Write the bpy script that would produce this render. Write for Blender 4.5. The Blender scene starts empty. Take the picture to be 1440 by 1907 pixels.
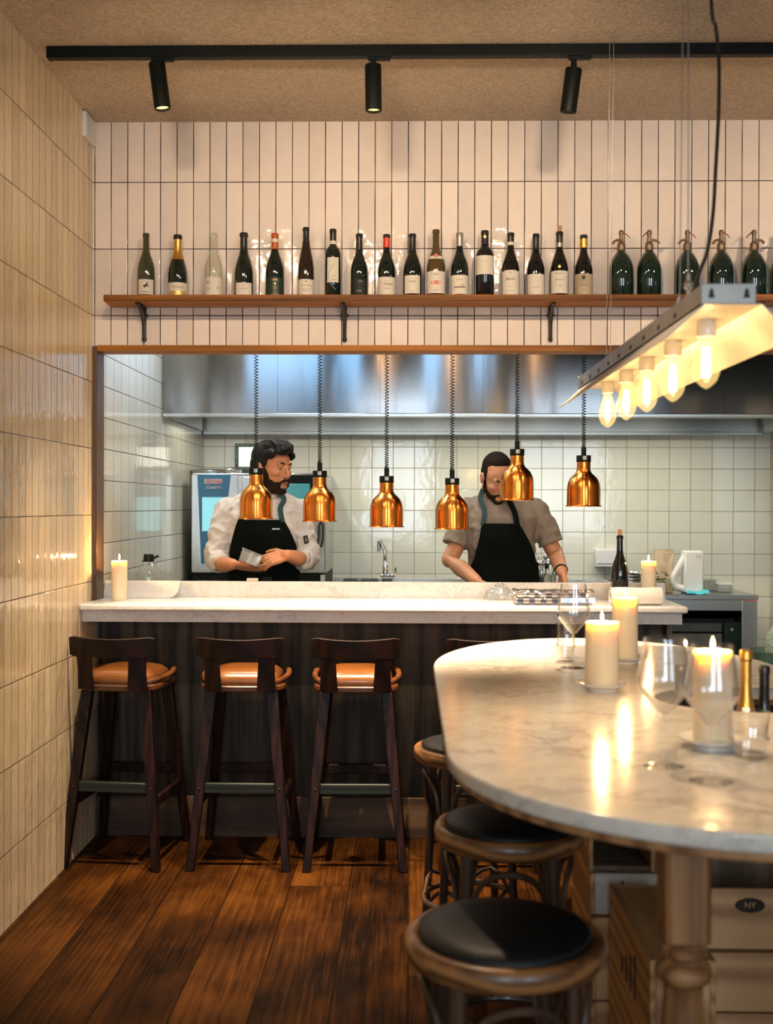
import bpy, math, random
from math import sin, cos, pi, radians as RAD, sqrt
from mathutils import Vector as V, Matrix, noise
C = bpy.context.scene.collection
rnd = random.Random(7)

# ---------------------------------------------------------------- camera
F = 2100.0
CAMZ = 1.515
cd = bpy.data.cameras.new('camera'); cam = bpy.data.objects.new('camera', cd); C.objects.link(cam)
YAW, PITCH, ROLL = math.atan(42/F), -math.atan(11.5/F), 0.003
cam.matrix_world = (Matrix.Translation((0, 0, CAMZ)) @ Matrix.Rotation(YAW, 4, 'Z')
                    @ Matrix.Rotation(RAD(90)+PITCH, 4, 'X') @ Matrix.Rotation(ROLL, 4, 'Z'))
cd.sensor_fit = 'HORIZONTAL'; cd.sensor_width = 24.0; cd.lens = 24.0*F/1440
cd.clip_start = 0.05; cd.clip_end = 60
cd.dof.use_dof = True; cd.dof.focus_distance = 5.3; cd.dof.aperture_fstop = 2.6
bpy.context.scene.camera = cam
CM = cam.matrix_world.copy()
def at(px, py, Y):
    "world point at depth Y seen at a pixel of the 1440x1907 frame"
    d = CM.to_3x3() @ V(((px-720)/F, -(py-953.5)/F, -1))
    return CM.translation + d*(Y/d.y)
def ax(px, Y, py=942): return at(px, py, Y).x
def az(py, Y, px=762): return at(px, py, Y).z

# ---------------------------------------------------------------- world and view
sc = bpy.context.scene
sc.view_settings.view_transform = 'Standard'; sc.view_settings.look = 'None'
sc.view_settings.gamma = 1; sc.view_settings.use_curve_mapping = False
sc.view_settings.exposure = 0.10
w = bpy.data.worlds.new('world'); sc.world = w; w.use_nodes = True
bg = w.node_tree.nodes['Background']; bg.inputs[0].default_value = (0.45, 0.7, 1, 1); bg.inputs[1].default_value = 1.0
try:
    sc.cycles.max_bounces = 10; sc.cycles.transparent_max_bounces = 24; sc.cycles.sample_clamp_indirect = 4
    sc.cycles.glossy_bounces = 5; sc.cycles.caustics_reflective = False; sc.cycles.caustics_refractive = False
    sc.cycles.use_light_tree = True
except Exception: pass

WARM = (1, .73, .47); CANDLE = (1, .58, .22); COOL = (.80, .92, 1); KIT = (1, .93, .76)
def light(name, kind, loc, energy, color, parent=None, rot=None, target=None, **kw):
    l = bpy.data.lights.new(name, kind); l.energy = energy; l.color = color
    for k, v in kw.items(): setattr(l, k, v)
    o = bpy.data.objects.new(name, l); C.objects.link(o); o.location = loc
    if target is not None: o.rotation_euler = (V(target)-V(loc)).to_track_quat('-Z', 'Y').to_euler()
    if rot: o.rotation_euler = rot
    if parent is not None:
        o.parent = parent; o.location = V(loc)-V(parent.location)
    return o

# ---------------------------------------------------------------- room numbers
XL, XR, YB, YR, ZC = -1.432, 4.2, 5.07, -3.2, 3.241      # left wall, right wall, back wall face, rear wall, ceiling
KB, KL, KR = 7.85, -1.432, 2.495                          # kitchen back / left / right
OPZ, OPT = 2.232, 0.115                                   # top of the pass opening, wall thickness
CT = 1.085                                                # bar counter top
TT = 1.0                                                  # island table top

# daylight from the street windows behind the camera, kitchen ceiling lights
light('daylight_left', 'AREA', (-.2, YR-.08, 1.9), 78, (.74, .87, 1), rot=(RAD(90), 0, 0), shape='RECTANGLE', size=1.2, size_y=1.9)
light('daylight_right', 'AREA', (2.5, YR-.08, 1.9), 78, (.74, .87, 1), rot=(RAD(90), 0, 0), shape='RECTANGLE', size=1.6, size_y=1.9)

# ---------------------------------------------------------------- materials
class NT:
    def __init__(s, name):
        s.m = bpy.data.materials.new(name); s.m.use_nodes = True; s.t = s.m.node_tree
        s.p = s.t.nodes['Principled BSDF']; s.out = s.t.nodes['Material Output']
    def n(s, typ, ins=None, **kw):
        x = s.t.nodes.new(typ)
        for k, v in kw.items(): setattr(x, k, v)
        for k, v in (ins or {}).items(): s.set(x.inputs[k], v)
        return x
    def set(s, sock, v):
        if hasattr(v, 'is_linked') or hasattr(v, 'links'): s.t.links.new(v, sock)
        elif hasattr(v, 'outputs'): s.t.links.new(v.outputs[0], sock)
        else:
            if isinstance(v, tuple) and len(v) == 3 and sock.type == 'RGBA': v = v+(1,)
            sock.default_value = v
    def math(s, op, a, b=0.0, c=None):
        ins = {0: a, 1: b}
        if c is not None: ins[2] = c
        return s.n('ShaderNodeMath', ins, operation=op).outputs[0]
    def mix(s, f, a, b):
        x = s.n('ShaderNodeMix', data_type='RGBA')
        s.set(x.inputs[0], f); s.set(x.inputs[6], a); s.set(x.inputs[7], b); return x.outputs[2]
    def noise(s, vec, scale, detail=3, rough=.5, dist=0):
        return s.n('ShaderNodeTexNoise', {'Vector': vec, 'Scale': scale, 'Detail': detail, 'Roughness': rough, 'Distortion': dist})
    def ramp(s, fac, stops):
        r = s.n('ShaderNodeValToRGB', {'Fac': fac}); e = r.color_ramp.elements
        while len(e) < len(stops): e.new(.5)
        for i, (p, c) in enumerate(stops):
            e[i].position = p; e[i].color = c if len(c) == 4 else tuple(c)+(1,)
        return r.outputs[0]
    def pos(s): return s.n('ShaderNodeNewGeometry').outputs['Position']
    def obj(s): return s.n('ShaderNodeTexCoord').outputs['Object']
    def xyz(s, v): return s.n('ShaderNodeSeparateXYZ', {0: v}).outputs
    def comb(s, a, b, c): return s.n('ShaderNodeCombineXYZ', {0: a, 1: b, 2: c}).outputs[0]
    def scale(s, v, sc): return s.n('ShaderNodeVectorMath', {0: v, 1: sc}, operation='MULTIPLY').outputs[0]
    def bump(s, h, strength=.3, dist=.01):
        b = s.n('ShaderNodeBump', {'Height': h, 'Strength': strength, 'Distance': dist}); s.set(s.p.inputs['Normal'], b.outputs[0]); return b
    def pr(s, **kw):
        for k, v in kw.items(): s.set(s.p.inputs[k.replace('_', ' ')], v)
        return s.m

def simple(name, col, rough=.5, metal=0, coat=0, bumpscale=0, bumpd=.002, var=.12, **kw):
    "a plain procedural material: colour with faint mottling"
    t = NT(name); o = t.obj()
    nz = t.noise(o, 9, 3)
    f = t.math('MULTIPLY', nz.outputs[0], 1)
    c2 = tuple(max(0, c*(1-2*var)) for c in col); c3 = tuple(min(1, c*(1+var)) for c in col)
    t.pr(Base_Color=t.ramp(f, [(.3, c2), (.7, c3)]), Roughness=rough, Metallic=metal)
    if coat: t.pr(Coat_Weight=coat, Coat_Roughness=.05)
    if bumpscale: t.bump(t.noise(o, bumpscale, 3).outputs[0], .4, bumpd)
    for k, v in kw.items(): t.set(t.p.inputs[k.replace('_', ' ')], v)
    return t.m

def tiles(name, ua, wu, ou, wv, ov, col, grout, g, wav=1.0, var=.08, rough=.08, tilt=1.0, vs=.8):
    "glazed tiles laid out in metres; ua is the horizontal axis, z the vertical"
    t = NT(name); p = t.pos(); x = t.xyz(p)
    U = t.math('DIVIDE', t.math('SUBTRACT', x[ua], ou), wu); W = t.math('DIVIDE', t.math('SUBTRACT', x[2], ov), wv)
    # slightly wandering joints
    wob = t.noise(p, 6, 2)
    fu = t.math('FRACT', U); fv = t.math('FRACT', W)
    du = t.math('MULTIPLY', t.math('MINIMUM', fu, t.math('SUBTRACT', 1, fu)), wu)
    dv = t.math('MULTIPLY', t.math('MINIMUM', fv, t.math('SUBTRACT', 1, fv)), wv)
    d = t.math('MINIMUM', du, dv)
    gg = t.math('MULTIPLY_ADD', wob.outputs[0], g*1.2, g*.4)
    m = t.n('ShaderNodeMapRange', {0: d, 1: t.math('MULTIPLY', gg, .8), 2: t.math('MULTIPLY', gg, 1.25), 3: 0.0, 4: 1.0}).outputs[0]
    cell = t.comb(t.math('FLOOR', U), t.math('FLOOR', W), 0.0)
    wn = t.n('ShaderNodeTexWhiteNoise', {'Vector': cell}); rc = t.n('ShaderNodeSeparateColor', {0: wn.outputs[1]}).outputs
    soft = t.noise(p, 14, 4)
    k = t.math('ADD', t.math('MULTIPLY', wn.outputs[0], .6), t.math('MULTIPLY', soft.outputs[0], .4))
    lo = tuple(c*(1-var) for c in col); hi = tuple(min(1, c*(1+var)) for c in col)
    tc = t.ramp(k, [(.25, lo), (.75, hi)])
    t.pr(Base_Color=t.mix(m, grout, tc), Roughness=t.math('MULTIPLY_ADD', m, rough-.8, .8))
    # height: joint, per tile tilt, hand made glaze waves
    h1 = t.math('MULTIPLY', t.n('ShaderNodeMapRange', {0: d, 1: 0.0, 2: g*2.2, 3: 0.0, 4: 1.0}, interpolation_type='SMOOTHSTEP').outputs[0], .0012)
    tl = t.math('ADD', t.math('MULTIPLY', t.math('SUBTRACT', fu, .5), t.math('SUBTRACT', rc[0], .5)),
                t.math('MULTIPLY', t.math('SUBTRACT', fv, .5), t.math('SUBTRACT', rc[1], .5)))
    h2 = t.math('MULTIPLY', tl, .0022*tilt)
    off = t.n('ShaderNodeVectorMath', {0: p, 1: t.scale(cell, (3.7, 1.3, 0))}, operation='ADD').outputs[0]
    h3 = t.math('MULTIPLY', t.noise(t.scale(off, (1, 1, vs)), 26, 2, .5).outputs[0], .0018*wav)
    h4 = t.math('MULTIPLY', t.noise(off, 75, 1, .4).outputs[0], .00008*wav)
    t.bump(t.math('ADD', t.math('ADD', h1, h2), t.math('ADD', h3, h4)), 1.0, 1.0)
    return t.m

def wood(name, c1, c2, axis=0, s=1.0, rough=.45, rings=1.0, bump=.15, world=False, coat=0, spec=.5):
    t = NT(name); o = t.pos() if world else t.obj()
    st = [14, 14, 14]; st[axis] = 1.1
    v = t.scale(o, tuple(a*s for a in st))
    a = t.noise(v, 1.3, 4, .6, 1.2); b = t.noise(t.scale(o, tuple((70 if i != axis else 2.2)*s for i in range(3))), 1.6, 3)
    wv = t.n('ShaderNodeTexWave', {'Vector': v, 'Scale': .55*rings, 'Distortion': 7.0, 'Detail': 3.0, 'Detail Scale': .7}, wave_type='RINGS', rings_direction='XYZ'[axis])
    f = t.math('ADD', t.math('MULTIPLY', wv.outputs[1], .42), t.math('ADD', t.math('MULTIPLY', a.outputs[0], .35), t.math('MULTIPLY', b.outputs[0], .25)))
    t.pr(Base_Color=t.ramp(f, [(.25, c1), (.72, c2)]), Roughness=rough)
    t.pr(Specular_IOR_Level=spec)
    if coat: t.pr(Coat_Weight=coat, Coat_Roughness=.15)
    t.bump(f, bump, .004)
    return t.m

def floor_mat():
    t = NT('oak_floor_boards'); p = t.pos(); x = t.xyz(p)
    U = t.math('DIVIDE', t.math('ADD', x[0], 1.176), .2355); fu = t.math('FRACT', U); iu = t.math('FLOOR', U)
    wn = t.n('ShaderNodeTexWhiteNoise', {'W': iu}, noise_dimensions='1D')
    Wy = t.math('ADD', t.math('DIVIDE', x[1], 3.1), t.math('MULTIPLY', wn.outputs[0], 7.0)); fy = t.math('FRACT', Wy)
    cell = t.comb(iu, t.math('FLOOR', Wy), 0.0); w2 = t.n('ShaderNodeTexWhiteNoise', {'Vector': cell})
    du = t.math('MULTIPLY', t.math('MINIMUM', fu, t.math('SUBTRACT', 1, fu)), .2355)
    dy = t.math('MULTIPLY', t.math('MINIMUM', fy, t.math('SUBTRACT', 1, fy)), 3.1)
    d = t.math('MINIMUM', du, t.math('MULTIPLY', dy, 1.6))
    gap = t.n('ShaderNodeMapRange', {0: d, 1: .0012, 2: .0034, 3: 0.0, 4: 1.0}).outputs[0]
    off = t.n('ShaderNodeVectorMath', {0: p, 1: t.scale(w2.outputs[1], (5, 9, 4))}, operation='ADD').outputs[0]
    v = t.scale(off, (13, 1.5, 13))
    wv = t.n('ShaderNodeTexWave', {'Vector': v, 'Scale': 1.1, 'Distortion': 5.0, 'Detail': 3.5, 'Detail Scale': .8}, wave_type='RINGS', rings_direction='Y')
    fine = t.noise(t.scale(off, (120, 3.5, 50)), 1.2, 3); big = t.noise(t.scale(off, (1, .6, 1)), 2.6, 4, .6)
    f = t.math('ADD', t.math('MULTIPLY', wv.outputs[1], .045), t.math('ADD', t.math('MULTIPLY', fine.outputs[0], .27), t.math('MULTIPLY', big.outputs[0], .75)))
    f = t.math('ADD', f, t.math('MULTIPLY_ADD', w2.outputs[0], .07, -.035))
    c = t.ramp(f, [(.38, (.0045, .0015, .0004)), (.53, (.025, .0082, .0012)), (.70, (.070, .025, .0038))])
    t.pr(Base_Color=t.mix(gap, (.006, .003, .001), c), Roughness=t.math('MULTIPLY_ADD', fine.outputs[0], .25, .36), Specular_IOR_Level=.06)
    h = t.math('ADD', t.math('MULTIPLY', gap, .0016), t.math('MULTIPLY', f, .0012))
    t.bump(h, 1.0, 1.0); return t.m

def marble(name, base, vein, s=1.0, rough=.16, dark=.5, warm=None):
    t = NT(name); o = t.pos()
    ds = t.noise(o, 2.2*s, 5, .6)
    v = t.n('ShaderNodeVectorMath', {0: o, 1: t.scale(ds.outputs[1], (.55, .55, .55))}, operation='ADD').outputs[0]
    n1 = t.noise(t.scale(v, (1, 1.7, 1)), 3.2*s, 6, .62)
    ridge = t.math('ABSOLUTE', t.math('SUBTRACT', n1.outputs[0], .5))
    f = t.n('ShaderNodeMapRange', {0: ridge, 1: 0.0, 2: .055, 3: 1.0, 4: 0.0}, interpolation_type='SMOOTHSTEP').outputs[0]
    n2 = t.noise(v, 9*s, 5, .65)
    cloud = t.n('ShaderNodeMapRange', {0: n2.outputs[0], 1: .45, 2: .75, 3: 0.0, 4: .5}).outputs[0]
    n3 = t.noise(v, 2.0*s, 4, .6)
    msk = t.n('ShaderNodeMapRange', {0: n3.outputs[0], 1: .42, 2: .62, 3: 0.0, 4: 1.0}).outputs[0]
    k = t.math('MINIMUM', t.math('ADD', t.math('MULTIPLY', t.math('MULTIPLY', f, msk), dark), t.math('MULTIPLY', cloud, dark)), 1)
    t.pr(Base_Color=t.mix(k, base, vein), Roughness=rough); return t.m

def steel(name, col=(.55, .56, .55), rough=.28, axis=0, wav=.0, aniso=0, tang=None):
    t = NT(name); o = t.pos(); st = [160, 160, 160]; st[axis] = 2.0
    b = t.noise(t.scale(o, tuple(st)), 1, 2)
    t.pr(Base_Color=col, Metallic=1.0, Roughness=t.math('MULTIPLY_ADD', b.outputs[0], .06, rough-.03))
    h = t.math('MULTIPLY', b.outputs[0], .000012 if not aniso else .000004)
    if aniso:
        t.pr(Anisotropic=aniso, Anisotropic_Rotation=(.25 if tang is None else 0.0))
        t.set(t.p.inputs['Tangent'], tang if tang is not None else t.n('ShaderNodeTangent', direction_type='RADIAL', axis='Z').outputs[0]) if tang is None else t.set(t.p.inputs['Tangent'], t.comb(*tang))
    if wav: h = t.math('ADD', h, t.math('MULTIPLY', t.noise(t.scale(o, (1, 1, .25)), 4.5, 1.5).outputs[0], wav))
    t.bump(h, 1.0, 1.0); return t.m

def glass(name, tint=(1, 1, 1), ior=1.45, dens=0.0, rough=.02, body=(0, 0, 0)):
    "thin glass: clear with fresnel reflections; dens adds the body colour of thick coloured glass"
    t = NT(name)
    edge = tuple(c*.42 for c in tint); l0 = t.n('ShaderNodeLayerWeight', {'Blend': .5}); tc = t.mix(t.math('POWER', l0.outputs['Facing'], 5.0), tint, edge)
    tr = t.n('ShaderNodeBsdfTransparent', {0: tc}); gl = t.n('ShaderNodeBsdfGlossy', {'Color': (1, 1, 1, 1), 'Roughness': rough})
    lw = t.n('ShaderNodeLayerWeight', {'Blend': .5}); fr = t.math('MULTIPLY_ADD', t.math('POWER', lw.outputs['Facing'], 2.6), .9*(ior-1)/.45, .07); bs = tr.outputs[0]
    if dens:
        df = t.n('ShaderNodeBsdfDiffuse', {0: body+(1,)}); bs = t.n('ShaderNodeMixShader', {0: dens, 1: bs, 2: df.outputs[0]}).outputs[0]
    mx = t.n('ShaderNodeMixShader', {0: fr, 1: bs, 2: gl.outputs[0]})
    t.t.links.new(mx.outputs[0], t.out.inputs[0]); return t.m

def bulb_glass():
    t = NT('lit_amber_bulb_glass'); tr = t.n('ShaderNodeBsdfTransparent', {0: (1, .93, .78, 1)}); gl = t.n('ShaderNodeBsdfGlossy', {'Roughness': .03})
    em = t.n('ShaderNodeEmission', {0: (1, .70, .26, 1), 1: .40}); lw = t.n('ShaderNodeLayerWeight', {'Blend': .5})  # glow added to the glass in place of bloom round the filament
    ad = t.n('ShaderNodeAddShader', {0: tr.outputs[0], 1: em.outputs[0]})
    mx = t.n('ShaderNodeMixShader', {0: t.math('MULTIPLY_ADD', t.math('POWER', lw.outputs['Facing'], 4.0), .35, .03), 1: ad.outputs[0], 2: gl.outputs[0]})
    t.t.links.new(mx.outputs[0], t.out.inputs[0]); return t.m

def emit(name, col, s):
    t = NT(name); t.pr(Base_Color=(0, 0, 0), Emission_Color=col, Emission_Strength=s); return t.m

M = {}
M['tile_front'] = tiles('white_glazed_tiles', 0, .07447, 1.0347, .3, .27, (.74, .66, .60), (.020, .013, .009), .0019, wav=1.6)
M['tile_left'] = tiles('cream_glazed_tiles', 1, .0746, 4.034, .3, .27, (.80, .65, .43), (.05, .028, .014), .0015, wav=2.6, tilt=1.6, rough=.06, vs=.4)
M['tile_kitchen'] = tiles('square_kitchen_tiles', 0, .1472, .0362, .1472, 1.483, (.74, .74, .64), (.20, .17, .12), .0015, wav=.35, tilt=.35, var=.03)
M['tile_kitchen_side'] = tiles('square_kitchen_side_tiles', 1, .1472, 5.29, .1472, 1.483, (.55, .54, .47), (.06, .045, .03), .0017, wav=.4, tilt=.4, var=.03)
t = NT('rough_plaster_ceiling'); p = t.pos()
a = t.noise(p, 72, 3, .65); b = t.noise(p, 260, 2, .5)
h = t.math('ADD', t.math('MULTIPLY', a.outputs[0], .024), t.math('MULTIPLY', b.outputs[0], .003))
t.pr(Base_Color=t.ramp(a.outputs[0], [(.3, (.52, .42, .31)), (.7, (.80, .66, .50))]), Roughness=.95); t.bump(h, 1.0, 1.0); M['ceiling'] = t.m
M['floor'] = floor_mat()
M['ceil_k'] = simple('grey_kitchen_ceiling', (.10, .10, .095), .8)
M['kfloor'] = simple('grey_kitchen_floor', (.25, .26, .24), .4)
M['plaster'] = simple('warm_plaster', (.45, .38, .3), .8)
M['oak'] = wood('oak_shelf_wood', (.070, .022, .003), (.38, .150, .022), 0, 1.0, .5, spec=.2)
M['oak_v'] = wood('oak_post_wood', (.035, .017, .006), (.10, .050, .018), 2, 1.0, .4)
M['oak_y'] = wood('oak_table_wood', (.16, .065, .021), (.40, .19, .072), 2, 1.3, .5)
M['panel'] = wood('dark_stained_bar_panel', (.009, .0065, .004), (.085, .060, .036), 2, 2.2, .65, world=True)
M['kick'] = wood('brown_kickboard', (.035, .018, .009), (.15, .085, .042), 0, 1.2, .5, world=True)
M['stoolwood'] = wood('dark_mahogany', (.0035, .0012, .0009), (.018, .0048, .003), 2, 1.5, .45, bump=.05, spec=.25)
M['rimwood'] = wood('mahogany_rim', (.03, .010, .004), (.12, .042, .013), 0, 1.0, .35, bump=.05, coat=.3)
M['bentwood'] = wood('walnut_bentwood', (.08, .030, .009), (.34, .150, .048), 0, 1.4, .38, bump=.05, coat=.2)
M['bentleg'] = wood('dark_bentwood', (.018, .009, .005), (.085, .045, .025), 2, 1.4, .35, bump=.05, coat=.3)
M['crate'] = wood('pine_crate_wood', (.30, .14, .045), (.58, .32, .13), 1, 1.0, .6)
M['crate_x'] = wood('pale_crate_wood', (.36, .165, .070), (.62, .34, .155), 0, 1.0, .6)
M['crate_dark'] = wood('weathered_crate_board', (.09, .06, .03), (.20, .13, .08), 2, 1.0, .7)  # darker grey-brown for bottom boards and backs of open crates
M['marble'] = marble('white_bar_marble', (.78, .77, .76), (.36, .33, .31), 2.6, .16, .42)
M['marble_table'] = marble('veined_table_marble', (.74, .69, .61), (.36, .32, .26), 1.3, .15, .7)
M['black'] = simple('black_powder_coat', (.003, .0055, .0045), .5, Specular_IOR_Level=.18)
M['iron'] = simple('black_cast_iron', (.008, .010, .009), .5, bumpscale=60)
M['leather'] = simple('tan_leather', (.15, .054, .012), .28, coat=.3, bumpscale=40, bumpd=.0015)
M['bleather'] = simple('black_leather', (.005, .007, .007), .48, bumpscale=70, bumpd=.001, Specular_IOR_Level=.3)
M['stud'] = simple('dark_nail_heads', (.02, .018, .016), .5, .6)
M['copper'] = steel('brushed_copper', (.92, .34, .065), .21, 2, aniso=.8)
M['steel'] = steel('brushed_steel', (.50, .51, .48), .26, 0)
M['hoodsteel'] = steel('brushed_hood_steel', (.29, .29, .29), .20, 2, .0040, aniso=.92, tang=(0.0, 0.0, 1.0))
M['chrome'] = steel('polished_chrome', (.75, .75, .73), .12, 2)
M['bronze'] = simple('dull_bronze', (.22, .15, .10), .4, .7)
M['galv'] = simple('grey_galvanised_sheet', (.34, .32, .29), .42, .8)
M['whiteenamel'] = simple('white_enamel_reflector', (.78, .72, .62), .35, var=.04)
M['glass'] = glass('clear_glass')
M['bulbglass'] = bulb_glass()
M['siphon'] = glass('green_siphon_glass', (.08, .20, .155), 1.35, .55, .03, (.007, .028, .021))
M['clearbottle'] = glass('clear_bottle_glass', (.93, .95, .90), 1.5, .12, .02, (.6, .56, .5))
M['tealglass'] = glass('teal_glass', (.72, .86, .82), 1.5, .25, .05, (.22, .38, .34))
M['plastic'] = glass('clear_plastic', (.92, .94, .95), 1.5, .22, .12, (.6, .65, .68))
M['wax'] = simple('ivory_wax', (.90, .78, .58), .5, var=.03, Subsurface_Weight=.6, Subsurface_Scale=.05)
M['wax'].node_tree.nodes['Principled BSDF'].inputs['Subsurface Radius'].default_value = (1, .55, .22)
M['porcelain'] = simple('white_porcelain', (.78, .76, .72), .15, var=.03)
M['cloth'] = simple('white_linen', (.82, .77, .70), .9, bumpscale=40, var=.04)
M['paper'] = simple('cream_label_paper', (.66, .61, .52), .7, var=.05)
M['ink'] = simple('black_print', (.012, .012, .012), .6)
M['gold'] = simple('gold_foil', (.75, .43, .10), .32, .9, bumpscale=60, bumpd=.003)
M['goldprint'] = simple('gold_print', (.55, .40, .15), .4, .5)
M['red'] = simple('red_foil', (.62, .05, .015), .35)
M['amberfoil'] = simple('amber_foil', (.45, .10, .02), .35)
M['silver'] = simple('silver_capsule', (.35, .34, .32), .35, .6)
M['blackfoil'] = simple('black_foil', (.008, .009, .010), .3, coat=.3)
M['cork'] = simple('cork_stopper', (.50, .26, .09), .8, bumpscale=80)
def bottleglass(n, c, r=.07): return simple(n, c, r, coat=.6, var=.02)
M['g_dark'] = bottleglass('dark_green_bottle_glass', (.004, .010, .008))
M['g_black'] = bottleglass('black_bottle_glass', (.004, .004, .005))
M['g_olive'] = bottleglass('olive_bottle_glass', (.040, .046, .026))
M['g_brown'] = bottleglass('amber_brown_bottle_glass', (.085, .055, .022))
M['g_redbrown'] = bottleglass('dark_brown_bottle_glass', (.020, .012, .008))
M['white'] = simple('white_plastic', (.80, .80, .78), .35, var=.03)
M['kraft'] = simple('kraft_paper', (.62, .48, .33), .8, bumpscale=20, bumpd=.01)
M['blue'] = simple('blue_cloth', (.06, .55, .68), .6)
M['orange'] = simple('orange_sticker', (.75, .13, .02), .5)
M['ovenblue'] = simple('blue_oven_panel', (.008, .14, .26), .2, var=.03)
M['darkglass'] = simple('dark_oven_glass', (.02, .035, .035), .06)
M['skin'] = simple('warm_skin', (.55, .235, .115), .5, var=.10, Subsurface_Weight=.15, Subsurface_Scale=.02)
M['skin2'] = simple('pale_skin', (.56, .27, .15), .5, var=.10, Subsurface_Weight=.15, Subsurface_Scale=.02)
M['hair'] = simple('dark_hair', (.0045, .0040, .0032), .55, bumpscale=55, bumpd=.004, Specular_IOR_Level=.22)
M['hair2'] = simple('brown_cropped_hair', (.014, .009, .006), .8, bumpscale=120, bumpd=.002, Specular_IOR_Level=.1)
M['beard'] = simple('dark_beard', (.020, .012, .008), .85, Specular_IOR_Level=.1, bumpscale=160, bumpd=.003, var=.3)
M['jacket'] = simple('white_chef_cotton', (.66, .62, .58), .85, bumpscale=12, bumpd=.01, var=.04)
M['tshirt'] = simple('taupe_cotton', (.235, .195, .160), .9, bumpscale=10, bumpd=.008, var=.05)
M['apron'] = simple('black_apron_cotton', (.0035, .0062, .0052), .9, bumpscale=14, bumpd=.006, Specular_IOR_Level=.08)
M['teal'] = simple('teal_strap', (.010, .05, .055), .8)
M['trouser'] = simple('black_trousers', (.012, .012, .014), .9)
M['eyewhite'] = simple('eye_white', (.30, .25, .22), .3)  # shade of the eye sockets put into a dulled eye colour
M['iris'] = simple('dark_iris', (.02, .012, .008), .1)
M['lips'] = simple('lips', (.40, .13, .085), .5)
M['globe'] = emit('opal_globe_glow', (1, .72, .42), 3.0)
M['flame'] = emit('candle_flame', (1, .62, .22), 26)
M['filament'] = emit('glowing_filament', (1, .66, .28), 90)
M['ledcool'] = emit('cool_panel_glow', (.32, .62, 1), 5.2)
M['lampglow'] = emit('hood_lamp_glow', (1, .98, .88), 9)
M['spotglow'] = emit('spot_lens_glow', (1, .80, .25), 2.4)
M['screen'] = emit('oven_screen_glow', (.36, .88, .95), .85)
M['heatglow'] = emit('heat_bulb_glow', (1, .72, .40), 6)
M['panelglow'] = emit('wall_panel_glow', (1, .93, .78), 1.6)

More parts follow.
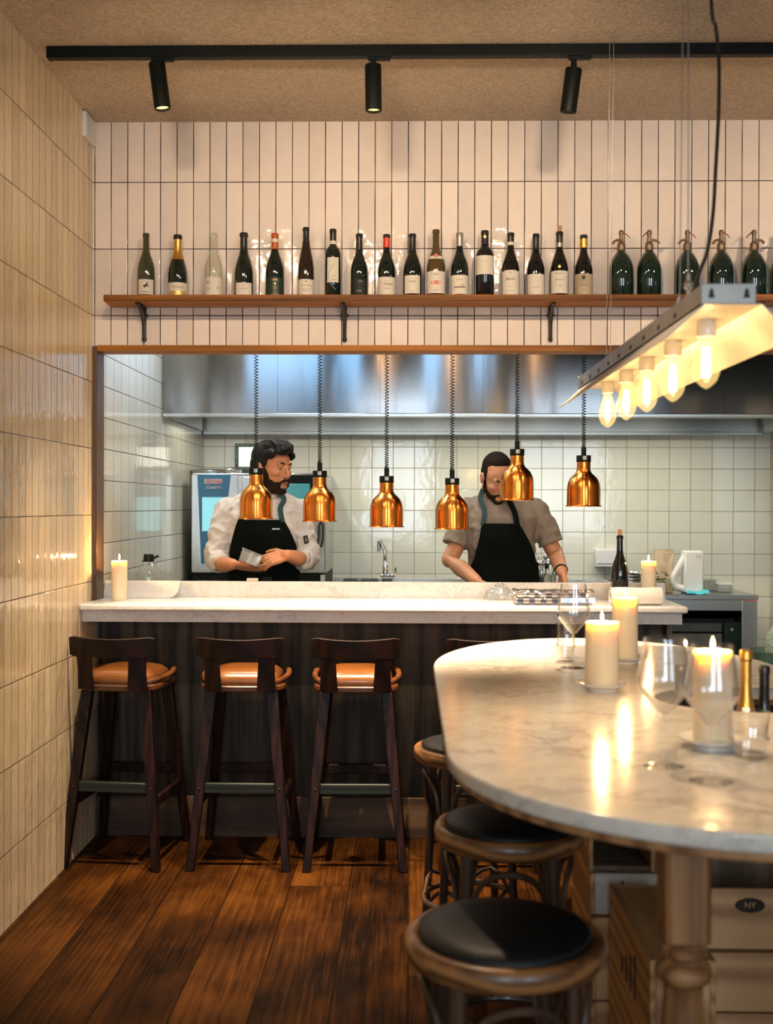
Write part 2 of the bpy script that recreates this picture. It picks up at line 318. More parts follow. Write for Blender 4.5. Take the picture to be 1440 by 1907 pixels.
# ---------------------------------------------------------------- mesh builder
class MB:
    def __init__(s): s.v = []; s.f = []
    def add(s, vs, fs):
        o = len(s.v); s.v += [V(a) for a in vs]; s.f += [tuple(i+o for i in f) for f in fs]; return s
    def box(s, x0, x1, y0, y1, z0, z1, T=None):
        vs = [V((x, y, z)) for x in (x0, x1) for y in (y0, y1) for z in (z0, z1)]
        if T is not None: vs = [T @ a for a in vs]
        return s.add(vs, [(0, 1, 3, 2), (4, 6, 7, 5), (0, 4, 5, 1), (2, 3, 7, 6), (0, 2, 6, 4), (1, 5, 7, 3)])
    def lathe(s, prof, c=(0, 0, 0), n=24, T=None, caps=True):
        vs = []; fs = []; c = V(c)
        for r, z in prof:
            for k in range(n):
                a = 2*pi*k/n; p = V((r*cos(a), r*sin(a), z)); vs.append((T @ p if T is not None else p)+c)
        for i in range(len(prof)-1):
            for k in range(n):
                k2 = (k+1) % n; fs.append((i*n+k, i*n+k2, (i+1)*n+k2, (i+1)*n+k))
        if caps:
            if prof[0][0] > 1e-6: fs.append(tuple(reversed(range(n))))
            if prof[-1][0] > 1e-6: fs.append(tuple(range((len(prof)-1)*n, len(prof)*n)))
        return s.add(vs, fs)
    def tube(s, pts, r, n=8, closed=False, caps=True, flat=1.0):
        pts = [V(p) for p in pts]; L = len(pts)
        R = r if isinstance(r, (list, tuple)) else [r]*L
        tan = []
        for i in range(L):
            a = pts[(i-1) % L] if (closed or i > 0) else pts[i]; b = pts[(i+1) % L] if (closed or i < L-1) else pts[i]
            d = (b-a); tan.append(d.normalized() if d.length > 1e-9 else V((0, 0, 1)))
        up = V((0, 0, 1)) if abs(tan[0].z) < .9 else V((1, 0, 0))
        nn = (up - tan[0]*up.dot(tan[0])).normalized(); vs = []; fs = []
        for i in range(L):
            if i: nn = (nn - tan[i]*nn.dot(tan[i])).normalized()
            bb = tan[i].cross(nn)
            for k in range(n):
                a = 2*pi*k/n; vs.append(pts[i]+nn*(R[i]*cos(a)*flat)+bb*(R[i]*sin(a)))
        for i in range(L if closed else L-1):
            j = (i+1) % L
            for k in range(n):
                k2 = (k+1) % n; fs.append((i*n+k, i*n+k2, j*n+k2, j*n+k))
        if caps and not closed: fs += [tuple(reversed(range(n))), tuple(range((L-1)*n, L*n))]
        return s.add(vs, fs)
    def ell(s, c, r, T=None, n=16, m=10):
        c = V(c); r = V(r) if not isinstance(r, (int, float)) else V((r, r, r)); vs = []; fs = []
        T3 = T if T is not None else Matrix.Identity(3)
        for i in range(1, m):
            ph = pi*i/m
            for k in range(n):
                a = 2*pi*k/n; vs.append(c+T3 @ V((r.x*sin(ph)*cos(a), r.y*sin(ph)*sin(a), -r.z*cos(ph))))
        vs.append(c+T3 @ V((0, 0, -r.z))); vs.append(c+T3 @ V((0, 0, r.z))); b, tp = len(vs)-2, len(vs)-1
        for i in range(m-2):
            for k in range(n):
                k2 = (k+1) % n; fs.append((i*n+k, i*n+k2, (i+1)*n+k2, (i+1)*n+k))
        for k in range(n):
            fs.append((b, (k+1) % n, k)); fs.append((tp, (m-2)*n+k, (m-2)*n+(k+1) % n))
        return s.add(vs, fs)
    def limb(s, pts, R, n=12):
        "closed tapered tube with round joints, for bodies that are fused afterwards"
        s.tube(pts, R, n)
        for p, r in zip(pts, R): s.ell(p, r, None, 12, 8)
        return s
    def prism(s, poly, a0, a1, plane='xz'):
        "poly in plane coordinates, extruded between a0 and a1 on the third axis"
        f = {'xz': lambda p, a: V((p[0], a, p[1])), 'xy': lambda p, a: V((p[0], p[1], a)), 'yz': lambda p, a: V((a, p[0], p[1]))}[plane]
        n = len(poly); vs = [f(p, a0) for p in poly]+[f(p, a1) for p in poly]
        fs = [tuple(range(n)), tuple(reversed(range(n, 2*n)))]+[(i, (i+1) % n, n+(i+1) % n, n+i) for i in range(n)]
        return s.add(vs, fs)
    def sheet(s, P, nu, nv, th=0.002, closed=False):
        "thick sheet from P(u,v)->(point, normal)"
        vs = []; fs = []
        for side in (0, 1):
            for i in range(nu+1):
                for j in range(nv+1):
                    p, nrm = P(i/nu, j/nv); vs.append(V(p)+V(nrm)*(th*side))
        N = (nu+1)*(nv+1); idx = lambda i, j: i*(nv+1)+j
        for i in range(nu):
            for j in range(nv):
                q = (idx(i, j), idx(i+1, j), idx(i+1, j+1), idx(i, j+1)); fs.append(q); fs.append(tuple(a+N for a in reversed(q)))
        def edge(a, b): fs.append((a, b, b+N, a+N))
        for i in range(nu): edge(idx(i+1, 0), idx(i, 0)); edge(idx(i, nv), idx(i+1, nv))
        for j in range(nv): edge(idx(0, j), idx(0, j+1)); edge(idx(nu, j+1), idx(nu, j))
        return s.add(vs, fs)
    def bend(s, R, cx=0.0):
        "wrap verts lying at y=0 (facing -y) round a vertical cylinder of radius R whose axis is at cx"
        for v in s.v:
            a = (v.x-cx)/R; d = R-v.y; v.x = cx+d*sin(a); v.y = -d*cos(a)
        return s
    def build(s, name, mat, parent=None, local=False, smooth=True, bevel=0, angle=38, origin=None):
        if parent is not None:
            off = V((0, 0, 0)) if local else wloc(parent)
        else:
            if origin is None:
                xs = [v.x for v in s.v]; ys = [v.y for v in s.v]; zs = [v.z for v in s.v]
                origin = V(((min(xs)+max(xs))/2, (min(ys)+max(ys))/2, min(zs)))
            off = V(origin)
        me = bpy.data.meshes.new(name); me.from_pydata([v-off for v in s.v], [], s.f); me.validate(); me.update()
        import bmesh
        bm = bmesh.new(); bm.from_mesh(me); bmesh.ops.recalc_face_normals(bm, faces=bm.faces); bm.to_mesh(me); bm.free()
        if smooth:
            me.polygons.foreach_set('use_smooth', [True]*len(me.polygons)); me.set_sharp_from_angle(angle=RAD(angle))
        if mat is not None: me.materials.append(mat)
        o = bpy.data.objects.new(name, me); C.objects.link(o)
        if parent is not None: o.parent = parent
        else: o.location = off
        if bevel:
            b = o.modifiers.new('bevel', 'BEVEL'); b.width = bevel; b.segments = 2; b.limit_method = 'ANGLE'; b.angle_limit = RAD(40)
        return o

def wloc(o):
    p = V(o.location)
    while o.parent: o = o.parent; p += V(o.location)
    return p
def fuse(o, voxel, smooth=4, disp=None):
    "voxel-fuse overlapping shells into one continuous surface"
    r = o.modifiers.new('r', 'REMESH'); r.mode = 'VOXEL'; r.voxel_size = voxel; r.use_smooth_shade = True
    if smooth:
        m = o.modifiers.new('s', 'SMOOTH'); m.factor = .5; m.iterations = smooth
    dg = bpy.context.evaluated_depsgraph_get(); dg.update(); ev = o.evaluated_get(dg)
    me = bpy.data.meshes.new_from_object(ev); old = o.data; mats = list(old.materials)
    o.modifiers.clear(); o.data = me; me.name = o.name
    if not me.materials:
        for m_ in mats: me.materials.append(m_)
    if disp:
        ns = [v.normal.copy() for v in me.vertices]
        for v, n_ in zip(me.vertices, ns): v.co += n_*disp(v.co)
    me.polygons.foreach_set('use_smooth', [True]*len(me.polygons)); me.update(); return o

def tag(o, label=None, cat=None, group=None, kind=None):
    if label: o['label'] = label
    if cat: o['category'] = cat
    if group: o['group'] = group
    if kind: o['kind'] = kind
    return o
def thing(name, label, cat, loc=(0, 0, 0), rz=0, group=None):
    o = bpy.data.objects.new(name, None); o.empty_display_size = .05; C.objects.link(o)
    o.location = loc; o.rotation_euler = (0, 0, rz); return tag(o, label, cat, group)
def struct(name, mb, mat, **kw): return tag(mb.build(name, mat, **kw), kind='structure')
def dup(root, loc=None, rz=None, label=None, group=None):
    def cp(o, par):
        c = o.copy(); C.objects.link(c)
        if par is not None: c.parent = par
        for ch in o.children: cp(ch, c)
        return c
    r = cp(root, None)
    if loc is not None: r.location = loc
    if rz is not None: r.rotation_euler = (0, 0, rz)
    if label: r['label'] = label
    if group: r['group'] = group
    return r
def text_mb(s, size, ex=.0006, depth=0, T=None, width=None, font_scale=1):
    "letters as geometry in the xz plane facing -y, centred on the origin"
    cu = bpy.data.curves.new('txt', 'FONT'); cu.body = s; cu.size = size; cu.extrude = ex/2; cu.align_x = 'CENTER'; cu.align_y = 'CENTER'; cu.resolution_u = 2
    o = bpy.data.objects.new('txt', cu); C.objects.link(o)
    dg = bpy.context.evaluated_depsgraph_get(); dg.update(); me = bpy.data.meshes.new_from_object(o.evaluated_get(dg))
    vs = [V((v.co.x, -v.co.z, v.co.y)) for v in me.vertices]; fs = [tuple(p.vertices) for p in me.polygons]
    bpy.data.objects.remove(o); bpy.data.curves.remove(cu); bpy.data.meshes.remove(me)
    if width and vs:
        w0 = max(v.x for v in vs)-min(v.x for v in vs)
        if w0 > 0:
            for v in vs: v.x *= width/w0
    m = MB(); m.add(vs, fs); return m
def rrect(x0, x1, y0, y1, r, n=6, corners=(1, 1, 1, 1)):
    pts = []
    for (cx, cy, a0, on) in ((x1-r, y1-r, 0, corners[0]), (x0+r, y1-r, 90, corners[1]), (x0+r, y0+r, 180, corners[2]), (x1-r, y0+r, 270, corners[3])):
        if on:
            for k in range(n+1):
                a = RAD(a0+90*k/n); pts.append((cx+r*cos(a), cy+r*sin(a)))
        else: pts.append((cx+(r if a0 in (0, 270) else -r), cy+(r if a0 in (0, 90) else -r)))
    return pts

# ================================================================ the setting
struct('floor', MB().box(XL-.1, XR+.1, YR-.1, 5.25, -.05, 0), M['floor'])
struct('floor_kitchen', MB().box(XL-.1, XR+.1, 5.25, KB+.1, -.05, -.001), M['kfloor'])
def skinned_ceiling():
    m = MB(); m.box(XL-.1, XR+.1, YR-.1, YB+.1, ZC, ZC+.1); return m
struct('ceiling', skinned_ceiling(), M['ceiling'])
struct('ceiling_kitchen', MB().box(XL-.1, XR+.1, YB+.101, KB+.1, ZC, ZC+.1), M['ceil_k'])
struct('wall_left', MB().box(XL-.12, XL, YR, YB+.06, 0, ZC), M['tile_left'])
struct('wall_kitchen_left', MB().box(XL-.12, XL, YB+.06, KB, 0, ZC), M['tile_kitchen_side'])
struct('wall_right', MB().box(XR, XR+.12, YR, KB, 0, ZC), M['plaster'])
struct('wall_back', MB().box(XL, XR, YB, YB+OPT-.012, OPZ, ZC).box(3.0, XR, YB, YB+OPT-.012, 0, OPZ), M['tile_front'])
struct('wall_kitchen_back', MB().box(XL-.12, XR, KB, KB+.1, 0, ZC), M['tile_kitchen'])
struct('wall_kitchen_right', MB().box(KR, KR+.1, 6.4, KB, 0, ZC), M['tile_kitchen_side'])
struct('wall_pass_back', MB().box(XL, XR, YB+OPT-.0115, YB+OPT-.001, OPZ+.005, ZC), M['ceil_k'])  # unseen dark sheet added so the hood reflects less white wall
# rear wall with two street windows
def rear():
    m = MB(); xs = [XL, -.8, .4, 1.7, 3.3, XR]
    m.box(xs[0], xs[1], YR-.15, YR, 0, ZC); m.box(xs[2], xs[3], YR-.15, YR, 0, ZC); m.box(xs[4], xs[5], YR-.15, YR, 0, ZC)
    for a, b in ((1, 2), (3, 4)):
        m.box(xs[a], xs[b], YR-.15, YR, 0, .95); m.box(xs[a], xs[b], YR-.15, YR, 2.85, ZC)
    return m
struct('wall_rear', rear(), M['plaster'])
for i, (a, b) in enumerate(((-.8, .4), (1.7, 3.3))):
    m = MB().box(a, b, YR-.06, YR-.01, .95, 1.01).box(a, b, YR-.06, YR-.01, 2.79, 2.85).box(a, a+.06, YR-.06, YR-.01, .95, 2.85).box(b-.06, b, YR-.06, YR-.01, .95, 2.85)
    m.box((a+b)/2-.02, (a+b)/2+.02, YR-.05, YR-.02, .95, 2.85).box(a, b, YR-.05, YR-.02, 2.1, 2.14)
    struct('window_%d' % (i+1), m, M['black'])
# wooden lining of the pass opening
struct('trim_1', MB().box(XL, ax(181, YB), YB-.008, YB+OPT, CT, OPZ), M['oak_v'], bevel=.002)
struct('trim_2', MB().box(ax(181, YB)+.0005, 3.0, YB-.008, YB+OPT, OPZ-.022, OPZ+.004), M['oak'], bevel=.002)
struct('trim_3', MB().box(2.975, 3.0, YB-.008, YB+OPT, 0, OPZ-.023), M['oak_v'], bevel=.002)

# ================================================================ track lights on the ceiling
track = thing('ceiling_track', 'long black lighting track running across the rough plaster ceiling', 'track', (XL+.08, 4.24, ZC))
zt = ZC-.043
tr_y0 = at(88, 82, 4.225).y
MB().box(ax(88, 4.225, 90), 3.8, 4.225, 4.262, zt, ZC+.004).build('rail', M['black'], track, bevel=.003)
MB().box(ax(88, 4.225, 90)-.004, ax(88, 4.225, 90)+.006, 4.223, 4.264, zt-.001, ZC).build('end_cap', M['black'], track, bevel=.002)
def spot(px_top, px_bot, py_top, py_bot, label, back, energy, target):
    a = at(px_top, py_top, 4.243); b = at(px_bot, py_bot, 4.243+back)
    t = thing('track_spotlight', label, 'spotlight', (a.x, 4.243, zt), group='track spotlights')
    MB().box(a.x-.02, a.x+.065, 4.231, 4.255, zt-.010, zt+.002).build('adapter', M['black'], t, bevel=.002)
    MB().lathe([(.011, 0), (.011, a.z-zt+.02)][::-1] if False else [(.011, -abs(zt-a.z)-.012), (.011, 0)], (a.x, 4.243, zt), 16).build('stem', M['black'], t)
    d = (b-a); L = d.length; T = d.to_track_quat('Z', 'Y').to_matrix().to_4x4()
    MB().lathe([(.0, 0), (.029, 0), (.031, .003), (.031, L-.002), (.029, L), (.026, L), (.026, L-.012), (0, L-.012)], tuple(a), 32, T).build('housing', M['black'], t)
    MB().lathe([(0, L-.0105), (.0255, L-.0105), (.0255, L-.0095), (0, L-.0095)], tuple(a), 24, T, False).build('lens', M['spotglow'], t)
    p = a+d.normalized()*(L+.006)
    light('spot_lamp', 'SPOT', p, energy, WARM, t, target=target, spot_size=RAD(56), spot_blend=.9, shadow_soft_size=.024)
    return t
E1 = 600
spot(292, 303, 117, 203, 'left black cylinder spotlight on the track, tilted to the right', .0, E1, (-.66, 4.42, 0))
spot(695, 696, 121, 207, 'middle black cylinder spotlight on the track, hanging straight', .005, E1, (-.12, 4.42, 0))
spot(1069, 1058, 127, 210, 'right black cylinder spotlight on the track, tilted to the left', .03, E1, (.36, 4.42, 0))
# a second track nearer the street, out of the picture, lights the same room
tr2 = thing('ceiling_track', 'second black lighting track nearer the street windows', 'track', (XL+.1, 3.25, ZC))
MB().box(XL+.05, 3.6, 3.23, 3.27, zt, ZC+.004).build('rail', M['black'], tr2, bevel=.003)
for i, x in enumerate((-.85, -.25, .57, 2.3)):
    t_ = thing('track_spotlight', ['leftmost', 'second', 'third', 'fourth'][i]+' black spotlight on the track nearer the street', 'spotlight', (x, 3.25, zt), group='street side spotlights')
    MB().lathe([(0, -.20), (.026, -.20), (.031, -.20), (.031, -.03), (.011, -.03), (.011, 0)], (x, 3.25, zt), 24).build('housing', M['black'], t_)
    light('spot_lamp', 'SPOT', (x, 3.25, zt-.205), (52, 76, 86, 125)[i], WARM, t_, target=(x*.9, 5.0, 2.35), spot_size=RAD(104), spot_blend=1.0, shadow_soft_size=.03)

for i, (x, tgt) in enumerate(((-.05, (.72, 1.95, 1)), (1.75, (.90, 1.95, 1)))):  # two unseen spots added to brighten the near end of the table
    t_ = thing('track_spotlight', ['left of two black spotlights on the street side track turned to the marble table', 'right of two black spotlights on the street side track turned to the marble table'][i], 'spotlight', (x, 3.25, zt), group='street side spotlights')
    MB().lathe([(0, -.20), (.026, -.20), (.031, -.20), (.031, -.03), (.011, -.03), (.011, 0)], (x, 3.25, zt), 24).build('housing', M['black'], t_)
    light('spot_lamp', 'SPOT', (x, 3.25, zt-.205), 150, WARM, t_, target=tgt, spot_size=RAD(70), spot_blend=.9, shadow_soft_size=.03)
# unseen globes added as warm fill for the ceiling and front surfaces
for i, (x, y) in enumerate(((-.55, -.9), (1.0, -.6), (2.9, 1.2), (2.9, 3.6))):
    gp = thing('globe_pendant', ['left globe pendant behind the viewer', 'right globe pendant behind the viewer', 'globe pendant in the right half of the room', 'globe pendant at the right towards the kitchen'][i], 'pendant lamp', (x, y, 2.35), 0, 'opal globe pendants')
    MB().ell((x, y, 2.35), .11, None, 28, 18).build('globe', M['globe'], gp)
    MB().tube([(x, y, 2.45), (x, y, ZC)], .004, 8).build('cord', M['black'], gp)
    light('globe_light', 'POINT', (x, y, 2.35), (42, 34, 24, 24)[i], WARM, gp, shadow_soft_size=.11)
# sensor plate on the left wall under the ceiling
sb = thing('wall_box', 'small white plastic box high in the corner of the cream tiled wall', 'box', (XL, 4.98, 3.09))
MB().box(XL, XL+.018, 4.90, 5.055, 3.125, 3.235).build('cover', M['white'], sb, bevel=.003)
MB().box(XL+.018, XL+.020, 4.91, 5.045, 3.135, 3.225).build('face_plate', M['white'], sb)

# ================================================================ shelf
shelf = thing('wall_shelf', 'long oak shelf on black iron brackets above the pass, full of bottles', 'shelf', (ax(208, YB), 4.98, 2.406))
SZ0, SZ1 = 2.406, 2.434
x0 = ax(192, 4.905); x0b = ax(208, YB)
MB().prism([(x0, 4.905), (3.4, 4.905), (3.4, YB), (x0b, YB), (x0-.004, 4.93)], SZ0, SZ1, 'xy').build('shelf_board', M['oak'], shelf, bevel=.003)
for px in (268, 641, 1024, 1403):
    x = ax(px, 5.06); zb = az(638, 5.06); zc = az(588, 5.06)
    m = MB().tube([(x, 5.062, SZ0-.006), (x, 5.060, zc), (x, 5.060, zb+.018)], [.010, .010, .0085], 8)
    m.ell((x, 5.06, zb+.014), (.011, .009, .012))
    m.tube([(x-.004, 4.93, SZ0-.004), (x-.002, 4.97, SZ0-.012), (x, 5.02, SZ0-.03), (x, 5.058, SZ0-.07)], [.006, .008, .010, .010], 8)
    m.box(x-.010, x+.010, 4.94, 5.068, SZ0-.007, SZ0-.0005)
    o = m.build('bracket', M['iron'], shelf)
    MB().lathe([(.0, -.008), (.012, -.008), (.019, -.004), (.019, .004), (.012, .008), (0, .008)], (x, 5.056, zc), 16).build('collar', M['iron'], o)

# ---------------------------------------------------------------- bottles
def prof_for(kind, H, R):
    if kind == 'burg': P = [(0, .0), (.90, .0), (1, .02), (1, .38), (.985, .45), (.90, .52), (.72, .60), (.52, .67), (.40, .73), (.36, .80), (.35, .94), (.40, .945), (.40, .985), (.34, 1.0), (0, 1.0)]
    elif kind == 'champ': P = [(0, 0), (.90, 0), (1, .02), (1, .30), (1.0, .38), (.92, .47), (.74, .57), (.52, .66), (.39, .73), (.36, .80), (.36, .93), (.45, .94), (.45, .985), (.38, 1), (0, 1)]
    elif kind == 'bord': P = [(0, 0), (.90, 0), (1, .02), (1, .60), (.985, .64), (.86, .70), (.58, .745), (.42, .77), (.38, .80), (.38, .94), (.42, .945), (.42, .985), (.36, 1), (0, 1)]
    elif kind == 'ries': P = [(0, 0), (.90, 0), (1, .02), (1, .33), (.98, .42), (.86, .54), (.66, .66), (.46, .77), (.38, .83), (.37, .945), (.41, .95), (.41, .985), (.36, 1), (0, 1)]
    return [(a*R, b*H) for a, b in P]
def rad_at(prof, z):
    for (r0, z0), (r1, z1) in zip(prof[1:], prof[2:]):
        if z0 <= z <= z1 and z1 > z0: return r0+(r1-r0)*(z-z0)/(z1-z0)
    return prof[-2][0]
def sleeve(mb, prof, z0, z1, off, n=24, cap=False):
    zs = sorted(set([z0, z1]+[z for r, z in prof if z0 < z < z1])); P = [(rad_at(prof, z)+off, z) for z in zs]
    if cap: P.append((0, z1+.0006)); 
    return mb.lathe(P, (0, 0, 0), n, None, False)
def label_mb(prof, z0, z1, a, off=.0006, shield=False):
    "paper wrapped round the front of the bottle between heights z0, z1, half angle a"
    nv = 6
    def P(u, v):
        z = z0+(z1-z0)*u; th = -a+2*a*v; r = rad_at(prof, z)+off
        return V((r*sin(th), -r*cos(th), z)), V((sin(th), -cos(th), 0))
    return MB().sheet(P, 4, 14, .0004)
def wrap_text(s, size, z, prof, width=None, xoff=0, turn=0):
    m = text_mb(s, size, .0004, width=width); r = rad_at(prof, z)+.0012
    for v in m.v: v.x += xoff; v.z += z; v.y *= 1
    m.bend(r)
    return m
def bottle(x, y, z, H, R, kind, gm, label, group, cap=None, lab=None, prints=(), bands=(), rz=0, extra=None, name='wine_bottle', cat='bottle'):
    t = thing(name, label, cat, (x, y, z), rz, group); prof = prof_for(kind, H, R)
    MB().lathe(prof, n=28).build('glass_body', gm, t, True)
    if cap:
        m_, f0 = cap; mb = MB(); sleeve(mb, prof, H*f0, H*.999, .0009, 24); mb.lathe([(prof[-2][0]+.0009, H+.0003), (0, H+.0006)], n=24, caps=False)
        mb.build('capsule', m_, t, True)
    for (m_, f0, f1, nm) in bands:
        mb = MB(); sleeve(mb, prof, H*f0, H*f1, .0016, 24); mb.build(nm, m_, t, True)
    if lab:
        m_, f0, f1, a = lab; L = label_mb(prof, H*f0, H*f1, a).build('label', m_, t, True)
        for (s, size, fz, m2, wd, xo) in prints:
            if s == '-': mb = MB().box(-wd/2+xo, wd/2+xo, -.0002, .0002, H*fz-size/2, H*fz+size/2); 
            elif s == 'o': mb = MB(); mb.lathe([(size, -.0002), (size, .0002)], n=20, T=Matrix.Rotation(RAD(90), 4, 'X')); [setattr(v, 'x', v.x*wd+xo) for v in mb.v]; [setattr(v, 'z', v.z+H*fz) for v in mb.v]
            else: mb = None
            if mb is None: mb = wrap_text(s, size, H*fz, prof, wd, xo)
            else:
                r = rad_at(prof, H*fz)+.0013
                if s == '-':
                    mb = MB(); mb.sheet(lambda u, v, r=r: (V((-wd/2+xo+wd*v, 0, H*fz-size/2+size*u)), V((0, -1, 0))), 1, 8, .0002)
                mb.bend(r)
            mb.build('print', m2, L, True, smooth=False)
    if extra: extra(t, prof, H)
    return t
BY = 4.995
def shelf_bottle(px, top, R_px, kind, gm, label, **kw):
    x = ax(px, BY, 550); H = az(top, BY, px)-SZ1
    return bottle(x, BY, SZ1, H, R_px*BY/F, kind, M[gm], label, 'wine bottles on the oak shelf', rz=math.atan2(-x, BY), **kw)
K, P_, G = M['ink'], M['paper'], M['goldprint']
def bird(t, prof, H):
    mb = MB().prism([(-.014, .002), (-.006, -.004), (.006, -.004), (.014, 0), (.010, .006), (.006, .010), (.008, .022), (.004, .022), (-.002, .010), (-.010, .008)], -.0002, .0002)
    for v in mb.v: v.z += H*.155
    mb.bend(prof[3][0]+.0014); mb.build('emblem', K, t, True, smooth=False)
def corkx(t, prof, H):
    MB().lathe([(.0095, 0), (.0095, .027), (0, .027)], (0, 0, H), 14).build('cork', M['cork'], t, True)
def seal(mat, f, r=.008):
    def g(t, prof, H):
        rr = rad_at(prof, H*f)+.002
        mb = MB().lathe([(0, 0), (r, 0), (r, .0012), (0, .0012)], n=18, T=Matrix.Rotation(RAD(90), 4, 'X')); [setattr(v, 'z', v.z+H*f) for v in mb.v]; [setattr(v, 'y', v.y-rr) for v in mb.v]
        mb.build('seal', mat, t, True)
    return g
def arc(t, prof, H):
    mb = MB(); pts = []
    for i in range(13):
        u = i/12; z = H*(.10+.36*u); x = -.020+.022*(2*u-1)**2+(.012 if u < .3 else 0)*(.3-u)*3; r = prof[3][0]+.0018; pts.append((r*sin(x/r), -r*cos(x/r), z))
    mb.tube(pts, .0011, 6).build('print', M['silver'], t, True)
def redpic(t, prof, H):
    pts = []
    for k in range(28):
        a = 2*pi*k/28; rr = 1+.10*sin(5*a+1)+.07*sin(11*a); pts.append((.024*cos(a)*rr, H*.205+.008*sin(a)*rr))
    mb = MB(); n = len(pts); vs = [V((0, -.0003, H*.205))]+[V((a, -.0003, b)) for a, b in pts]; mb.add(vs, [(0, i+1, (i+1) % n+1) for i in range(n)])
    mb.bend(prof[3][0]+.0015); mb.build('emblem', M['red'], t, True, smooth=False)
    seal(M['red'], .60, .008)(t, prof, H)
def tree(t, prof, H):
    seal(K, .30, .009)(t, prof, H)
shelf_bottle(272, 435, 16.5, 'burg', 'g_olive', 'olive green bottle with a black bird on its cream label, at the left shelf end',
    lab=(P_, .04, .27, .95), prints=[('MOREM SA', .010, .075, K, .032, -.004)], extra=bird)
shelf_bottle(331, 438, 18, 'champ', 'g_dark', 'sparkling wine bottle with gold neck foil, black top and white and gold label',
    cap=(M['blackfoil'], .925), bands=[(M['gold'], .60, .925, 'neck_foil')], lab=(P_, .03, .225, 1.25), prints=[('FIORLA', .013, .15, K, .052, 0), ('-', .0175, .063, G, .082, 0)])
shelf_bottle(398, 435, 17, 'burg', 'clearbottle', 'colourless glass bottle with a large white label on the shelf',
    lab=(P_, .02, .30, 1.35), prints=[('KO', .022, .22, K, .020, -.026), ('O', .018, .12, K, .014, -.026), ('TRAMI', .007, .135, K, .016, .020)])
shelf_bottle(454, 434, 17.5, 'champ', 'g_dark', 'dark green sparkling bottle with a plain small white label, fourth on the shelf',
    cap=(M['blackfoil'], .70), lab=(P_, .03, .215, .95), prints=[('DOMEVE', .006, .12, K, .030, 0), ('o', .0022, .175, K, 1, 0)])
shelf_bottle(512, 435, 17, 'burg', 'g_dark', 'dark bottle with an amber and white neck band and a green gold printed label',
    cap=(M['amberfoil'], .75), bands=[(P_, .86, .91, 'neck_band')], lab=(simple('dark_green_label', (.012, .03, .02), .5), .03, .30, 1.25),
    prints=[('MARA', .010, .26, G, .030, 0), ('o', .0055, .20, G, .7, 0), ('-', .0012, .15, G, .02, 0), ('-', .0012, .125, G, .014, 0), ('-', .0014, .04, G, .034, 0), ('ART', .005, .075, G, .010, 0)])
shelf_bottle(570, 424, 15, 'ries', 'g_redbrown', 'slim brown bottle with a white label, tallest on the left half of the shelf',
    cap=(M['blackfoil'], .76), lab=(P_, .02, .25, 1.25), prints=[('o', .003, .215, K, 1, 0), ('FERTACEBRA', .0075, .16, K, .046, 0), ('-', .0012, .11, K, .04, 0), ('-', .0012, .085, K, .032, 0)])
shelf_bottle(620, 427, 15, 'bord', 'g_dark', 'square shouldered bottle with a tall cream label and a curved line',
    cap=(M['blackfoil'], .80), bands=[(P_, .775, .825, 'neck_band')], lab=(P_, .21, .57, .75), prints=[('Lxxr', .009, .30, K, .018, .004), ('-', .0015, .245, K, .022, .004)], extra=arc)
shelf_bottle(669, 436, 16, 'burg', 'g_dark', 'all black bottle with a dark label, eighth on the shelf',
    cap=(M['blackfoil'], .74), lab=(simple('black_label', (.010, .011, .011), .7), .03, .28, 1.2), prints=[('-', .0014, .24, M['silver'], .022, .006), ('-', .002, .09, M['silver'], .024, -.002)])
shelf_bottle(720, 437, 16.5, 'burg', 'g_dark', 'dark bottle with a bright red neck foil',
    cap=(M['blackfoil'], .94), bands=[(M['red'], .79, .945, 'neck_foil')], lab=(P_, .02, .31, 1.35), prints=[('Gypsi', .016, .20, K, .040, .008), ('-', .0012, .245, K, .02, 0), ('-', .0014, .13, K, .03, .004)])
shelf_bottle(768, 436, 17, 'burg', 'g_dark', 'dark bottle with black capsule and a square white label in script, tenth on the shelf',
    cap=(M['blackfoil'], .72), lab=(P_, .05, .33, .95), prints=[('Chardonnay', .011, .235, K, .034, 0), ('-', .0010, .09, K, .022, 0)])
shelf_bottle(812, 428, 17.5, 'burg', 'g_brown', 'amber glass bottle with a neck label and a red picture on its label',
    bands=[(P_, .555, .60, 'neck_band')], lab=(P_, .05, .37, 1.2), prints=[('Le Soula', .011, .325, K, .034, -.006), ('LEDRAN', .008, .09, K, .022, 0)], extra=redpic)
shelf_bottle(856, 434, 16.5, 'burg', 'g_dark', 'dark bottle with a grey metal screw cap and a banded white label',
    cap=(M['silver'], .79), lab=(P_, .04, .33, 1.25), prints=[('-', .0012, .26, K, .03, 0), ('-', .0045, .145, K, .052, 0), ('o', .006, .175, G, 1, .012)])
shelf_bottle(903, 430, 17, 'bord', 'g_black', 'black square shouldered bottle with a plain white label high on its body',
    cap=(M['blackfoil'], .78), lab=(P_, .33, .61, 1.35), prints=[('-', .0014, .52, M['silver'], .03, 0)], extra=seal(M['gold'], .90, .006))
shelf_bottle(951, 434, 16.5, 'burg', 'g_black', 'black bottle with a white neck band and a white label in large script',
    cap=(M['blackfoil'], .80), bands=[(P_, .805, .855, 'neck_band')], lab=(P_, .03, .395, 1.15), prints=[('Barolo', .018, .27, K, .040, 0), ('o', .002, .36, K, 1, 0), ('BAROLO', .005, .15, K, .013, 0), ('-', .001, .09, K, .036, 0), ('-', .003, .40, P_, .054, 0)])
shelf_bottle(998, 436, 16.5, 'burg', 'g_black', 'black bottle with black capsule and a nearly blank white label, fifteenth on the shelf',
    cap=(M['blackfoil'], .76), lab=(P_, .03, .35, 1.15), prints=[('PETIT BIO', .006, .14, K, .030, 0)])
